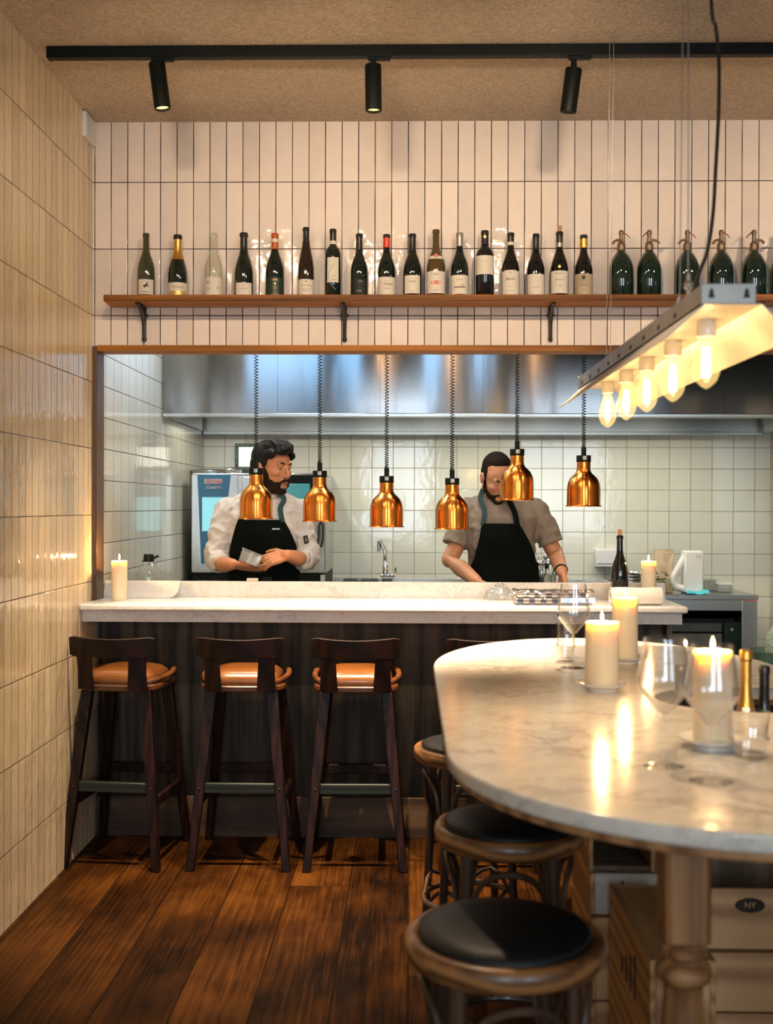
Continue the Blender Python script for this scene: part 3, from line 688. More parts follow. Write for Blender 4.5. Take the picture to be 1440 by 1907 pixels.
shelf_bottle(1042, 432, 16.5, 'burg', 'g_black', 'black bottle with a protruding cork and a gold seal, on the shelf',
    cap=(M['blackfoil'], .83), bands=[(M['silver'], .76, .83, 'neck_band')], lab=(P_, .05, .39, 1.15), prints=[('Vavasour', .010, .35, K, .040, 0), ('Barbaresco', .010, .255, K, .036, 0), ('U', .012, .16, K, .010, .006)], extra=lambda t, p, H: (corkx(t, p, H), seal(M['gold'], .45, .006)(t, p, H)))
shelf_bottle(1087, 438, 17, 'burg', 'g_black', 'dark bottle with gold neck foil and a round tree on its tan label',
    cap=(M['blackfoil'], .94), bands=[(M['gold'], .79, .94, 'neck_foil')], lab=(simple('tan_label', (.42, .34, .24), .7), .03, .36, 1.25), prints=[('TOPLAND', .008, .185, K, .036, 0), ('-', .010, .235, K, .0012, 0), ('-', .001, .11, K, .014, 0)], extra=tree)

def siphon(px, flip, label):
    x = ax(px, BY, 550); t = thing('soda_siphon', label, 'siphon', (x, BY, SZ1), 0, 'green soda siphons on the shelf'); R = .0525; H = .205
    MB().lathe([(0, 0), (.92*R, 0), (R, .006), (R, .115), (.97*R, .140), (.86*R, .162), (.66*R, .182), (.44*R, .198), (.30*R, .206), (.27*R, .225), (0, .226)], n=32).build('glass_body', M['siphon'], t, True)
    m = MB().lathe([(.016, .206), (.0185, .210), (.018, .232), (.0165, .240), (.010, .247), (.0085, .275), (.011, .280), (.011, .292), (.007, .298), (0, .298)], n=20)
    hd = m.build('metal_head', M['bronze'], t, True)
    s = -1 if flip else 1
    MB().tube([(0, -.004, .250), (-.018*s, -.010, .253), (-.032*s, -.014, .247), (-.040*s, -.016, .236)], [.0065, .006, .0055, .006], 10).build('spout', M['bronze'], t, True)
    MB().tube([(0, 0, .286), (.012*s, -.002, .287), (.026*s, -.006, .274), (.036*s, -.010, .262)], [.004, .006, .005, .0035], 8, flat=.5).build('lever', M['amberfoil'] if not flip else M['bronze'], t, True)
    return t
for px, fl, lb in ((1157, False, 'first green glass soda siphon, next to the wine bottles'), (1209, True, 'second green soda siphon from the wine bottles, its spout pointing right'),
                   (1280, False, 'green soda siphon behind the thin lamp cables'), (1343, False, 'green soda siphon just right of the black power cord'),
                   (1404, True, 'green soda siphon above the end plate of the hanging lamp'), (1459, False, 'green soda siphon cut off by the right picture edge')):
    siphon(px, fl, lb)

# ================================================================ bar counter
bar = thing('bar_counter', 'long marble topped bar counter with a dark wood front below the pass', 'bar counter', (-.1, 5.0, 0))
XE = 1.2
MB().box(XL+.001, XE, 4.86, 5.27, CT-.030, CT).build('countertop', M['marble'], bar, bevel=.009)
MB().box(XL+.001, 1.185, 4.905, 4.925, 1.004, CT-.0305).box(1.165, 1.185, 4.926, 5.26, 1.004, CT-.0305).build('fascia', M['marble'], bar, bevel=.002)
MB().box(XL+.001, 1.160, 5.17, 5.27, 0, CT-.031).build('front_panel', M['panel'], bar)
MB().box(XL+.001, 1.160, 5.130, 5.169, .0, .184).build('kickboard', M['kick'], bar, bevel=.002)
MB().box(1.161, 1.188, 5.10, 5.27, 0, 1.003).build('end_post', M['oak_v'], bar, bevel=.002)
MB().box(XL+.001, XE-.005, 5.271, 5.295, CT-.03, az(1084, 5.271)).build('upstand', M['marble'], bar, bevel=.004)
# leaning board at the left end
bl = thing('serving_board', 'white marble board with a rounded corner leaning at the left end of the bar', 'board', (-1.25, 5.22, CT))
poly = rrect(ax(195, 5.22), ax(334, 5.22), 0, az(1084, 5.23)-CT, .045, 8, (0, 0, 0, 1))
mb = MB().prism(poly, 0, .012); 
for v in mb.v: z = v.z; v.y += 5.235-(.075-z)*.55; v.z = CT+.001+z
mb.build('slab', M['marble'], bl)

# pillar candles -------------------------------------------------
def candle(x, y, z, r, h, label, power, group='lit pillar candles'):
    t = thing('pillar_candle', label, 'candle', (x, y, z), 0, group)
    MB().lathe([(0, 0), (r*.97, 0), (r, .004), (r, h-.004), (r*.97, h), (r*.86, h-.001), (r*.75, h-.007), (0, h-.009)], n=40).build('wax', M['wax'], t, True)
    MB().tube([(0, 0, h-.010), (.001, 0, h), (.002, 0, h+.006)], .0011, 6).build('wick', M['ink'], t, True)
    MB().lathe([(0, h+.003), (.0035, h+.008), (.0046, h+.013), (.0034, h+.021), (.0012, h+.028), (0, h+.032)], n=14, caps=False).build('flame', M['flame'], t, True)
    light('candle_light', 'POINT', (x, y, z+h+.020), power, CANDLE, t, shadow_soft_size=.006)
    return t
candle(ax(222.5, 5.08), 5.08, CT, .0355, az(1044, 5.08, 222)-CT, 'lit ivory pillar candle at the left end of the bar', 8)
candle(ax(1208.5, 5.19), 5.19, CT, .034, az(1045, 5.19, 1208)-CT, 'lit pillar candle behind the rolled white cloth on the bar', 8)

# bar bottle
bottle(ax(1155, 5.16), 5.16, CT, az(997, 5.16, 1155)-CT, .0385, 'burg', M['g_black'], 'open black wine bottle with its cork standing on the bar', None,
       lab=(simple('black_bottle_label', (.012, .012, .013), .6), .05, .32, 1.1), prints=[('Sassonero', .007, .215, P_, .045, -.002)], extra=corkx)

# rolled white cloth, packed checked cloth, crumpled plastic, small items on the bar
rc = thing('rolled_cloth', 'rolled white cloth lying on the right end of the bar', 'cloth', (ax(1186, 4.96), 4.96, CT))
xa, xb = ax(1139, 4.93), ax(1234, 4.93)
mb = MB(); pts = []; 
def rollP(u, v):
    a = 2*pi*1.9*v; r = .018+.0225*min(1, v*1.2)+.0012*sin(9*u+3*v*6); x = xa+(xb-xa)*u
    return V((x, 4.955+r*1.08*cos(a), CT+.040+r*.93*sin(a))), V((0, cos(a), sin(a)))
mb.sheet(rollP, 16, 64, .003); mb.build('linen', M['cloth'], rc)
ck = NT('blue_check_cotton'); o_ = ck.pos(); x_ = ck.xyz(o_)
ch = ck.n('ShaderNodeTexChecker', {'Vector': ck.comb(ck.math('MULTIPLY', x_[0], 1), ck.math('MULTIPLY', x_[2], 1.1), .01), 'Scale': 40.0, 'Color1': (.06, .09, .16, 1), 'Color2': (.38, .33, .33, 1)})
ck.pr(Base_Color=ch.outputs[0], Roughness=.8)
fc = thing('packed_cloth', 'folded blue and white checked cloth in clear film on the bar', 'cloth', (ax(1030, 4.98), 4.98, CT))
mb = MB(); xa2, xb2 = ax(961, 4.93), ax(1103, 4.93)
for k in range(4):
    mb.box(xa2+.004*k, xb2-.005*k, 4.92+.006*k, 5.04, CT+.002+.0135*k, CT+.0145+.0135*k)
mb.build('folded_cotton', ck.m, fc, bevel=.004)
def filmP(u, v):
    x = xa2-.012+(xb2-xa2+.024)*u; a = pi*v; n_ = noise.noise(V((x*40, v*7, 0)))*.005
    return V((x, 4.975-.066*cos(a), CT+.004+(.060+n_)*max(0, sin(a))**.35)), V((0, -cos(a), sin(a)))
MB().sheet(filmP, 70, 26, .0006).build('clear_film', M['glass'], fc)
cp = thing('crumpled_film', 'crumpled clear plastic film peaked on the bar, left of the checked cloth', 'plastic film', (ax(932, 5.2), 5.2, CT))
def coneP(u, v):
    a = 2*pi*v; r = .075*u**.8; n_ = noise.noise(V((cos(a)*3*u+5, sin(a)*3*u, u*5)))*.016*u
    return V((ax(932, 5.2)+r*cos(a)+n_, 5.2+r*.7*sin(a), CT+.002+.078*(1-u)**.8+abs(n_))), V((cos(a), sin(a), .5))
MB().sheet(coneP, 14, 44, .0005).build('film', M['plastic'], cp)
tag(MB().box(ax(460, 5.28), ax(481, 5.28), 5.275, 5.292, az(1084, 5.28)+.001, az(1078, 5.28)).build('wooden_block', M['paper'], bevel=.002), 'small cream block lying on the marble upstand of the pass', 'block')
tg = thing('small_jar', 'small clear jar with a dark lid behind the marble upstand', 'jar', (ax(498, 5.36), 5.36, 1.0))
MB().lathe([(0, 0), (.020, 0), (.022, .004), (.022, .14), (.020, .145), (0, .145)], (ax(498, 5.36), 5.36, 1.01), 20).build('glass_body', M['plastic'], tg)
MB().lathe([(0, .145), (.023, .145), (.023, .16), (0, .16)], (ax(498, 5.36), 5.36, 1.01), 20).build('lid', M['black'], tg)
# swing top jar behind the upstand
sj = thing('swing_top_jar', 'clear glass jar with a black swing top at the left of the pass', 'jar', (ax(277, 5.45), 5.45, 1.0))
c_ = (ax(277, 5.45), 5.45, az(1046, 5.45, 277))
MB().lathe([(0, -.243), (.058, -.243), (.062, -.233), (.062, -.075), (.056, -.045), (.034, -.012), (.026, 0), (.024, .004), (0, .004)], c_, 28).build('glass_body', M['glass'], sj)
MB().lathe([(0, 0), (.024, 0), (.026, .003), (.026, .014), (.024, .017), (.024, .036), (0, .037)], c_, 20).build('lid', M['black'], sj)
MB().tube([V(c_)+V(q) for q in ((-.028, -.01, .002), (0, -.02, .006), (.026, -.015, .014), (.050, 0, .026), (.044, .012, .030), (.02, .016, .020), (-.02, .014, .006))], .003, 8).build('clasp', M['black'], sj)

# ================================================================ kitchen
# support shelf behind the pass
ps = thing('pass_shelf', 'steel work shelf on the kitchen side of the pass', 'shelf', (-.1, 5.4, 0))
MB().box(XL+.01, 1.19, 5.296, 5.50, .975, 1.0).build('shelf_top', M['steel'], ps, bevel=.002)
for x in (XL+.06, 1.14): MB().box(x-.02, x+.02, 5.44, 5.48, 0, .974).build('leg', M['steel'], ps)

# extractor hood
hood = thing('extractor_hood', 'wide brushed steel extractor hood over the kitchen', 'extractor hood', (.5, 6.5, 2.05))
HZ, HX0, HX1 = az(769.5, 6.5), XL+.004, 2.42
hf = MB(); xs = [HX0]+[ax(p, 6.5, 700) for p in (517, 708, 900, 1120, 1350)]+[HX1]
for a, b in zip(xs, xs[1:]):
    f = MB().box(a+.0008, b-.0008, 6.5, 6.512, HZ, 3.05).build('front_panel', M['hoodsteel'], hood)
MB().box(HX0, HX1, 6.4995, 6.56, HZ-.022, HZ-.001).build('front_lip', M['steel'], hood, bevel=.003)
MB().box(HX0, HX1, 7.79, 7.80, HZ-.03, 2.75).build('back_panel', M['steel'], hood)
MB().box(HX0, HX1, 7.775, 7.848, HZ-.045, HZ-.02).build('back_gutter', M['steel'], hood, bevel=.003)
MB().box(HX1-.012, HX1, 6.56, 7.70, HZ-.03, 3.05).build('side_panel', M['steel'], hood)
MB().box(HX0, HX0+.012, 6.56, 7.70, HZ-.022, 3.05).build('side_panel', M['steel'], hood)
MB().box(HX0+.012, HX1-.012, 6.515, 7.785, 2.42, 2.44).build('inner_baffle', M['galv'], hood)
for k, px in enumerate((403, 548, 697, 815, 930, 1048, 1165, 1281)):
    x = ax(px, 7.79, 790)*.955; c = (x, 6.95, 2.419)
    hl = MB().lathe([(0, 0), (.05, 0), (.055, -.01), (.055, -.045), (.05, -.05), (.045, -.05), (.045, -.04), (0, -.04)], c, 24).build('hood_lamp', M['steel'], hood)
    MB().lathe([(0, -.046), (.043, -.046), (.043, -.050), (.0, -.060)], c, 24).build('lamp_lens', M['lampglow'], hl)
    light('hood_light', 'SPOT', (x, 6.95, 2.34), 17.5, KIT, hood, target=(x, 7.10, 0), spot_size=RAD(150), spot_blend=.6, shadow_soft_size=.05)
# kitchen ceiling panels, then panels and tubes added for the hood to reflect
for k, (x, y, e) in enumerate(((-.95, 5.85, 18), (.30, 5.70, 4))):
    c_l = thing('ceiling_light', ['left', 'right'][k]+' square light panel on the kitchen ceiling', 'ceiling light', (x, y, ZC-.03), 0, 'kitchen ceiling panels')
    MB().box(x-.3, x+.3, y-.3, y+.3, ZC-.03, ZC-.001).build('frame', M['white'], c_l)
    MB().box(x-.28, x+.28, y-.28, y+.28, ZC-.032, ZC-.0305).build('diffuser', M['lampglow'], c_l)
    light('panel_light', 'AREA', (x, y, ZC-.04), e, KIT, c_l, rot=(0, 0, 0), shape='SQUARE', size=.55)
for k, (x, wd) in enumerate(((-.86, .50), (-.42, .20), (.16, .16), (.50, .10))):  # unseen glowing panels added to give the hood its blue reflections
    lp = thing('wall_light_panel', ['first', 'second', 'third', 'fourth'][k]+' cool light panel above the pass on the kitchen side', 'light panel', (x, YB+OPT+.01, 2.5), 0, 'light panels above the pass')
    MB().box(x-wd/2, x+wd/2, YB+OPT-.012, YB+OPT+.008, 2.36, 2.96).build('frame', M['galv'], lp)
    MB().box(x-wd/2+.01, x+wd/2-.01, YB+OPT+.0085, YB+OPT+.0105, 2.37, 2.95).build('diffuser', M['ledcool'], lp)
for k, (x) in enumerate((-.17, .30, .86)):  # unseen glowing tubes added to give the hood its warm bands
    wl = thing('wall_lamp', ['left', 'middle', 'right'][k]+' warm tube lamp above the pass on the kitchen side', 'lamp', (x, YB+OPT+.02, 2.4), 0, 'warm tube lamps above the pass')
    MB().lathe([(0, 0), (.02, 0), (.02, .5), (0, .5)], (x, YB+OPT+.022, 2.42), 16).build('tube', emit('warm_tube_glow', (1, .55, .28), 9) if k == 0 else bpy.data.materials['warm_tube_glow'], wl)
    MB().box(x-.015, x+.015, YB+OPT-.01, YB+OPT+.006, 2.45, 2.85).build('bracket', M['galv'], wl)

# six copper heat lamps
def heat_lamp():
    t = thing('heat_lamp', '', 'heat lamp', (0, 0, 0), 0, 'copper heat lamps over the pass'); s = 5.38/F
    P = [(33.5, 0), (33.7, 1), (31.5, 2.2), (31, 4), (31, 28), (30.6, 36), (29, 44), (25.5, 51.5), (20.5, 57), (15.5, 61.5), (13.2, 65.5), (12.6, 70), (12.6, 83)]
    Q = [(a*s, b*s) for a, b in P]; inner = [(a-.0012, b) for a, b in reversed(Q)]
    sh = MB().lathe(Q+[(0, 83*s)], n=48, caps=False).lathe([(max(0, a), b) for a, b in inner[1:]], n=48, caps=False).build('shade', M['copper'], t, True, angle=30)
    hm = MB()
    for k in range(8):
        a = 2*pi*k/8+.25
        for j in range(3):
            c = V((12.65*s*cos(a), 12.65*s*sin(a), (70.5+j*4.2)*s)); hm.ell(c, (.0016, .0016, .0021), None, 8, 6)
    hm.build('vent_holes', M['ink'], sh, True)
    cap = MB().lathe([(0, 82.5*s), (13.2*s, 82.5*s), (13.4*s, 84*s), (13.4*s, 94*s), (12.8*s, 95*s), (0, 95*s)], n=32).build('socket_cap', M['black'], t, True)
    MB().lathe([(0, 95*s), (4.6*s, 95*s), (4.6*s, 109*s), (3.6*s, 111*s), (0, 111*s)], n=16).build('cord_grip', M['black'], t, True)
    MB().sheet(lambda u, v: (V((13.5*s*sin(-.25+.55*v), -13.5*s*cos(-.25+.55*v), (86.5+7*u)*s)), V((sin(-.25+.55*v), -cos(-.25+.55*v), 0))), 1, 6, .0003).build('sticker', M['silver'], cap, True)
    MB().ell((0, 0, .055), (.040, .040, .048), None, 20, 12).build('bulb', M['heatglow'], t, True)
    return t
def tri_mark(t, ang):
    s = 5.38/F; m = MB(); pts = [(-.008, 0), (.008, 0), (0, .015)]
    m.tube([V((x, 0, z+.012)) for x, z in pts], .0006, 5, closed=True); m.bend(31.3*s)
    T = Matrix.Rotation(ang, 4, 'Z')
    for v in m.v: v.xyz = T @ v
    m.build('warning_mark', M['ink'], t, True)
LZ = 5.38
proto = heat_lamp()
lamps = [(477, 966.5, 'heat lamp hanging in front of the cook in white, leftmost of the six', -.35), (595.5, 971.5, 'heat lamp just right of the cook in white', .35), (720, 981.5, 'heat lamp above the kitchen tap', None),
         (842, 985.5, 'heat lamp left of the bald cook in the taupe shirt, lowest of the six', None), (963, 931.5, 'heat lamp partly hiding the face of the taupe shirted cook, highest of the six', .55), (1087, 943.5, 'heat lamp furthest right of the six', None)]
lamp_objs = [proto]+[dup(proto) for _ in range(5)]
for i, (px, pyb, lb, mk) in enumerate(lamps):
    p = at(px, pyb, LZ); t = lamp_objs[i]
    t.location = p; t['label'] = 'copper '+lb
    light('heat_light', 'SPOT', p+V((0, 0, .03)), 12, (1, .62, .32), t, rot=(0, 0, 0), spot_size=RAD(110), spot_blend=.5, shadow_soft_size=.03)
    z0 = 110*LZ/F; z1 = ZC-p.z-.02; m = MB(); pts = []; turns = int((z1-z0)/.0150); N = turns*10
    for k in range(N+1):
        u = k/N; a = 2*pi*turns*u; z = z0+(z1-z0)*u**1.15; pts.append((.0088*cos(a), .0088*sin(a), z))
    m.tube(pts, .0021, 5).build('coiled_cord', M['black'], t, True)
    MB().lathe([(0, 0), (.04, 0), (.04, .022), (0, .022)], (0, 0, ZC-p.z-.022), 20).build('ceiling_rose', M['black'], t, True)
for t, (px, pyb, lb, mk) in zip(lamp_objs, lamps):
    if mk is not None: tri_mark(t, mk)

# back worktop with appliance
wt = thing('kitchen_worktop', 'steel worktop along the kitchen back wall', 'worktop', (.8, 7.5, 0))
WX0, WX1, WF, WZ = ax(609, 7.1), ax(1412, 7.2), 7.2, az(1108, 7.2, 1320)
MB().box(WX0, WX1+.005, WF-.006, KB-.002, WZ-.03, WZ).build('top', M['steel'], wt, bevel=.003)
MB().box(WX0, ax(1200, 7.8), KB-.02, KB-.003, WZ+.0005, az(1077, 7.83)).build('backsplash', M['steel'], wt, bevel=.002)
ox0, ox1 = ax(1216, WF), ax(1383, WF)
MB().box(ox1, WX1, WF, KB-.01, 0, WZ-.031).build('side_frame', M['steel'], wt, bevel=.003)
MB().box(ox0-.02, ox1-.0005, WF, WF+.02, az(1137, WF, 1300), WZ-.031).build('top_rail', M['steel'], wt, bevel=.002)
MB().box(WX0+.01, ox0-.021, WF+.01, KB-.02, 0.0, WZ-.031).build('cabinet', M['steel'], wt, bevel=.002)
MB().box(ox0-.02, ox1-.001, KB-.06, KB-.04, 0, WZ-.1).build('back_panel', M['black'], wt)
MB().box(ax(1389, WF-.002), ax(1410, WF-.002), WF-.002, WF-.0005, az(1119, WF, 1400), az(1111.5, WF, 1400)).build('orange_sticker', M['orange'], wt)
uc = thing('undercounter_fridge', 'dark undercounter fridge with grey drawers below the steel worktop', 'fridge', ((ox0+ox1)/2, 7.5, 0))
MB().box(ox0, ox1-.02, WF+.09, KB-.08, .02, az(1152, WF+.08, 1300)).build('body', M['black'], uc, bevel=.003)
MB().box(ox0+.01, ax(1345, WF+.07), WF+.06, WF+.089, az(1176, WF+.07, 1300), az(1160, WF+.07, 1300)).build('drawer', simple('dark_grey_enamel', (.04, .045, .042), .4), uc, bevel=.002)
MB().box(ox0+.01, ax(1345, WF+.07), WF+.06, WF+.089, az(1240, WF+.07, 1300), az(1180, WF+.07, 1300)).build('drawer', simple('grey_enamel', (.09, .095, .085), .4), uc, bevel=.002)
cpn = MB().box(ax(1349, WF+.07), ax(1378, WF+.07), WF+.06, WF+.089, .45, az(1158, WF+.07, 1300)).build('control_panel', M['darkglass'], uc)
MB().lathe([(0, 0), (.010, 0), (.009, .012), (0, .013)], (ax(1364, WF+.06), WF+.060, az(1172, WF+.06, 1300)), 16, Matrix.Rotation(RAD(90), 4, 'X')).build('dial', M['galv'], cpn)
# tap and sink tray
tp = thing('kitchen_tap', 'chrome kitchen tap with a bent spout at the back worktop', 'tap', (ax(718, 7.6), 7.6, WZ))
def ap(px, py, Y=7.6): return at(px, py, Y)
MB().tube([ap(718, 1068), ap(718, 1052), ap(717.5, 1050), ap(717.5, 1030), ap(717, 1026), ap(710, 1012), ap(709, 1007), ap(706, 1008), ap(705.5, 1013), ap(706, 1027)], [.020, .019, .0135, .0125, .012, .012, .012, .012, .012, .012], 12).build('spout', M['chrome'], tp)
MB().box(ap(712, 0).x, ap(739, 0).x, 7.575, 7.625, ap(0, 1072).z, ap(0, 1066).z).build('mixer_body', M['chrome'], tp, bevel=.006)
MB().box(ap(714, 0).x, ap(735, 0).x, 7.58, 7.62, WZ, ap(0, 1073).z).build('base', M['chrome'], tp, bevel=.004)
MB().tube([ap(736.5, 1066), ap(737, 1057)], .006, 8).build('handle', M['chrome'], tp)
def box_thing(name, label, cat, x0, x1, y0, y1, z0, z1, mat, bevel=.003):
    return tag(MB().box(x0, x1, y0, y1, z0, z1).build(name, mat, bevel=bevel), label, cat)
for k, (a, b) in enumerate(((640, 668), (672, 706))):
    t_ = thing('steel_tray', ['shallow steel tray on the back worktop, left of its twin', 'shallow steel tray on the back worktop, next to the tap'][k], 'tray', (ax((a+b)/2, 7.5), 7.5, WZ))
    x0_, x1_, zt_ = ax(a, 7.5), ax(b, 7.5), az(1080, 7.45, 700)
    m = MB().box(x0_, x1_, 7.42, 7.60, WZ, WZ+.004); 
    for q in ((x0_, x0_+.003, 7.42, 7.60), (x1_-.003, x1_, 7.42, 7.60), (x0_, x1_, 7.42, 7.423), (x0_, x1_, 7.597, 7.60)): m.box(q[0], q[1], q[2], q[3], WZ, zt_)
    m.build('pan', M['chrome'], t_); MB().box(x0_-.004, x1_+.004, 7.415, 7.419, zt_-.004, zt_+.001).build('rim', M['chrome'], t_)

# combi oven ------------------------------------------------------
OF = 7.08; OX0, OX1 = ax(357, OF), ax(607, OF); OZ0, OZ1 = az(1068, OF, 400), az(881, OF, 400)
ov = thing('combi_oven', 'steel combi oven with a blue control panel and touch screen behind the cook in white', 'oven', ((OX0+OX1)/2, 7.4, OZ0))
MB().box(OX0+.004, OX1-.002, OF+.03, KB-.03, OZ0, OZ1-.01).build('body', M['steel'], ov, bevel=.004)
MB().box(OX0, OX1, OF+.028, KB-.03, OZ1-.0095, OZ1).build('top_edge', M['chrome'], ov, bevel=.002)
MB().prism([(OX0, OZ0+.008), (ax(447, OF), OZ0+.008), (ax(442, OF), OZ1-.011), (OX0, OZ1-.011)], OF, OF+.027).build('front_panel', M['steel'], ov, bevel=.002)
bp_ = MB().prism([(at(375, 1050, OF).x, az(1050, OF, 380)), (at(412, 1050, OF).x, az(1050, OF)), (at(430, 884, OF).x, az(884, OF, 400)), (at(368, 884, OF).x, az(884, OF, 400))], OF-.006, OF-.0005).build('control_panel', M['ovenblue'], ov, bevel=.001)
def put(m, px, py, Y):
    c = at(px, py, Y)
    for v in m.v: v += c
    return m
MB().box(at(383, 0, OF).x, at(416, 0, OF).x, OF-.008, OF-.0062, az(901, OF, 400), az(892, OF, 400)).build('logo_plate', simple('pale_logo_plate', (.68, .62, .66), .4), bp_)
put(text_mb('RATIONAL', .034, .0008, width=.098), 399.5, 896.5, OF-.0095).build('logo_text', M['red'], bp_, smooth=False)
put(text_mb('iCombi', .030, .0008, width=.064), 393.5, 907.5, OF-.0078).build('model_text', M['white'], bp_, smooth=False)
put(text_mb('Pro', .030, .0008, width=.030), 409, 907.5, OF-.0078).build('model_text', M['paper'], bp_, smooth=False)
MB().box(at(379, 0, OF).x, at(424, 0, OF).x, OF-.009, OF-.0063, az(989, OF, 400), az(926, OF, 400)).build('touch_screen', M['screen'], bp_)
dz0, dz1 = az(1066, OF, 500), az(888, OF, 500)
dr = MB().box(ax(450, OF), OX1-.004, OF-.004, OF+.027, dz0, dz1).build('door', M['steel'], ov, bevel=.004)
MB().box(ax(468, OF), ax(583, OF), OF-.008, OF-.0045, az(1012, OF, 520), az(885, OF, 520)).build('door_frame', M['black'], dr, bevel=.003)
MB().box(ax(478, OF), ax(577, OF), OF-.012, OF-.0085, az(1002, OF, 520), az(901, OF, 520)).build('window', simple('bluish_oven_window', (.10, .42, .47), .07), dr, bevel=.002)  # blue reflection put into the window's base colour
MB().tube([(ax(575, OF), OF-.004, az(918, OF)), (ax(575, OF), OF-.045, az(924, OF)), (ax(576, OF), OF-.045, az(1030, OF)), (ax(576, OF), OF-.004, az(1036, OF))], .009, 10).build('door_handle', M['black'], dr)
os_ = thing('oven_stand', 'dark stand with vent slots under the combi oven', 'stand', ((OX0+OX1)/2, 7.4, 0))
MB().box(OX0, OX1-.004, OF+.02, KB-.05, 0, OZ0-.001).build('body', M['black'], os_, bevel=.003)
m = MB()
for k in range(5): m.box(ax(367, OF), ax(406, OF), OF+.012, OF+.019, OZ0-.05-.018*k, OZ0-.044-.018*k)
m.build('vent_slats', simple('vent_grey', (.05, .055, .05), .4), os_)
MB().box(ax(597, OF), ax(606, OF), OF+.005, OF+.018, OZ0-.06, OZ0-.005).build('latch', M['chrome'], os_, bevel=.002)
pl = thing('steel_pot_lid', 'round steel lid on top of the combi oven', 'lid', (ax(393, 7.4), 7.4, OZ1))
MB().lathe([(0, 0), (.125, 0), (.128, .006), (.128, .026), (.12, .032), (0, .036)], (ax(393, 7.4), 7.4, OZ1), 36).build('lid', M['steel'], pl)
pi_ = thing('steel_hose', 'bent steel hose end lying on the combi oven', 'hose', (ax(435, 7.5), 7.5, OZ1))
MB().tube([at(424, 876, 7.5), at(430, 874, 7.5), at(438, 877, 7.5), at(450, 878, 7.5)], [.016, .014, .012, .012], 10).build('pipe', M['chrome'], pi_)
tong = thing('serving_tongs', 'black and steel tongs hanging on the side of the oven front', 'tongs', (ax(597, 7.02), 7.02, az(1022, 7.02)))
for a, b in ((594, 590), (602, 598)):
    MB().tube([at(598, 968, 7.045), at(a, 980, 7.035), at((a*1.5+b*.5)/2+.5, 1000, 7.03), at(b, 1019, 7.035)], [.005, .007, .007, .006], 8).build('arm', M['iron'], tong)
MB().ell(at(598, 970, 7.03), .010, None, 12, 8).build('hinge', M['galv'], tong)
# bright framed panel on the back wall
fp = thing('framed_wall_panel', 'bright panel in a riveted grey frame on the kitchen wall behind the cook in white', 'panel', (ax(470, KB), KB-.02, az(876, KB, 460)))
fx0, fx1, fz0, fz1 = ax(438, 7.83), ax(506, 7.83), az(876, 7.83, 460), az(826, 7.83, 460)
m = MB(); bw = .026
m.box(fx0, fx1, 7.815, KB-.001, fz1-bw, fz1).box(fx0, fx1, 7.815, KB-.001, fz0, fz0+bw).box(fx0, fx0+bw, 7.815, KB-.001, fz0+bw, fz1-bw).box(fx1-bw, fx1, 7.815, KB-.001, fz0+bw, fz1-bw)
fr_ = m.build('frame', simple('grey_green_frame', (.09, .13, .11), .4, .3), fp, bevel=.003)
m = MB()
for k in range(7):
    for z in (fz0+.013, fz1-.013): m.ell((fx0+.013+(fx1-fx0-.026)*k/6, 7.813, z), .0045, None, 8, 6)
for k in range(1, 4):
    for x in (fx0+.013, fx1-.013): m.ell((x, 7.813, fz0+.013+(fz1-fz0-.026)*k/4), .0045, None, 8, 6)
m.build('rivets', M['chrome'], fr_)
MB().box(fx0+bw, fx1-bw, 7.826, 7.836, fz0+bw, fz1-bw).build('bright_pane', M['panelglow'], fp)
# objects on the worktop
ds = thing('wall_dispenser', 'white box dispenser on the kitchen wall, left of the open black bottle', 'dispenser', (ax(1135, KB), KB-.05, az(1057, KB)))
dx0, dx1 = ax(1110, 7.78), ax(1156, 7.78)
MB().box(dx0, dx1, 7.78, KB-.001, az(1056, 7.78, 1130), az(1023.5, 7.78, 1130)).build('cover', M['white'], ds, bevel=.006)
MB().box(dx0+.01, dx1-.01, 7.777, 7.779, az(1050.5, 7.78, 1130), az(1049, 7.78, 1130)).build('slot', M['galv'], ds)
def bowl(x, y, z, r, h, n, label):
    t_ = thing('steel_bowls', label, 'bowls', (x, y, z))
    for k in range(n):
        zz = k*.022
        MB().lathe([(0, 0), (r*.5, 0), (r*.85, h*.4), (r, h), (r+.006, h), (r+.006, h-.003), (r*.87, h*.4-.002), (r*.5, -.0), (0, 0)], (x, y, z+zz), 32, None, False).build('bowl', M['chrome'], t_)
    return t_
bowl(ax(1180, 7.42), 7.42, WZ, .085, .085, 3, 'stack of steel bowls behind the open black bottle')
tag(MB().sheet(lambda u, v: (V((ax(1112, 7.35)+(u-.5)*.26, 7.35+(v-.5)*.16, WZ+.002+.085*max(0, sin(pi*u)*sin(pi*v))**.4+.012*noise.noise(V((u*6, v*6, 2))))), V((0, 0, 1))), 26, 20, .001).build('plastic_bag', M['plastic']), 'crumpled clear plastic bag on the worktop, left of the open black bottle', 'plastic bag')
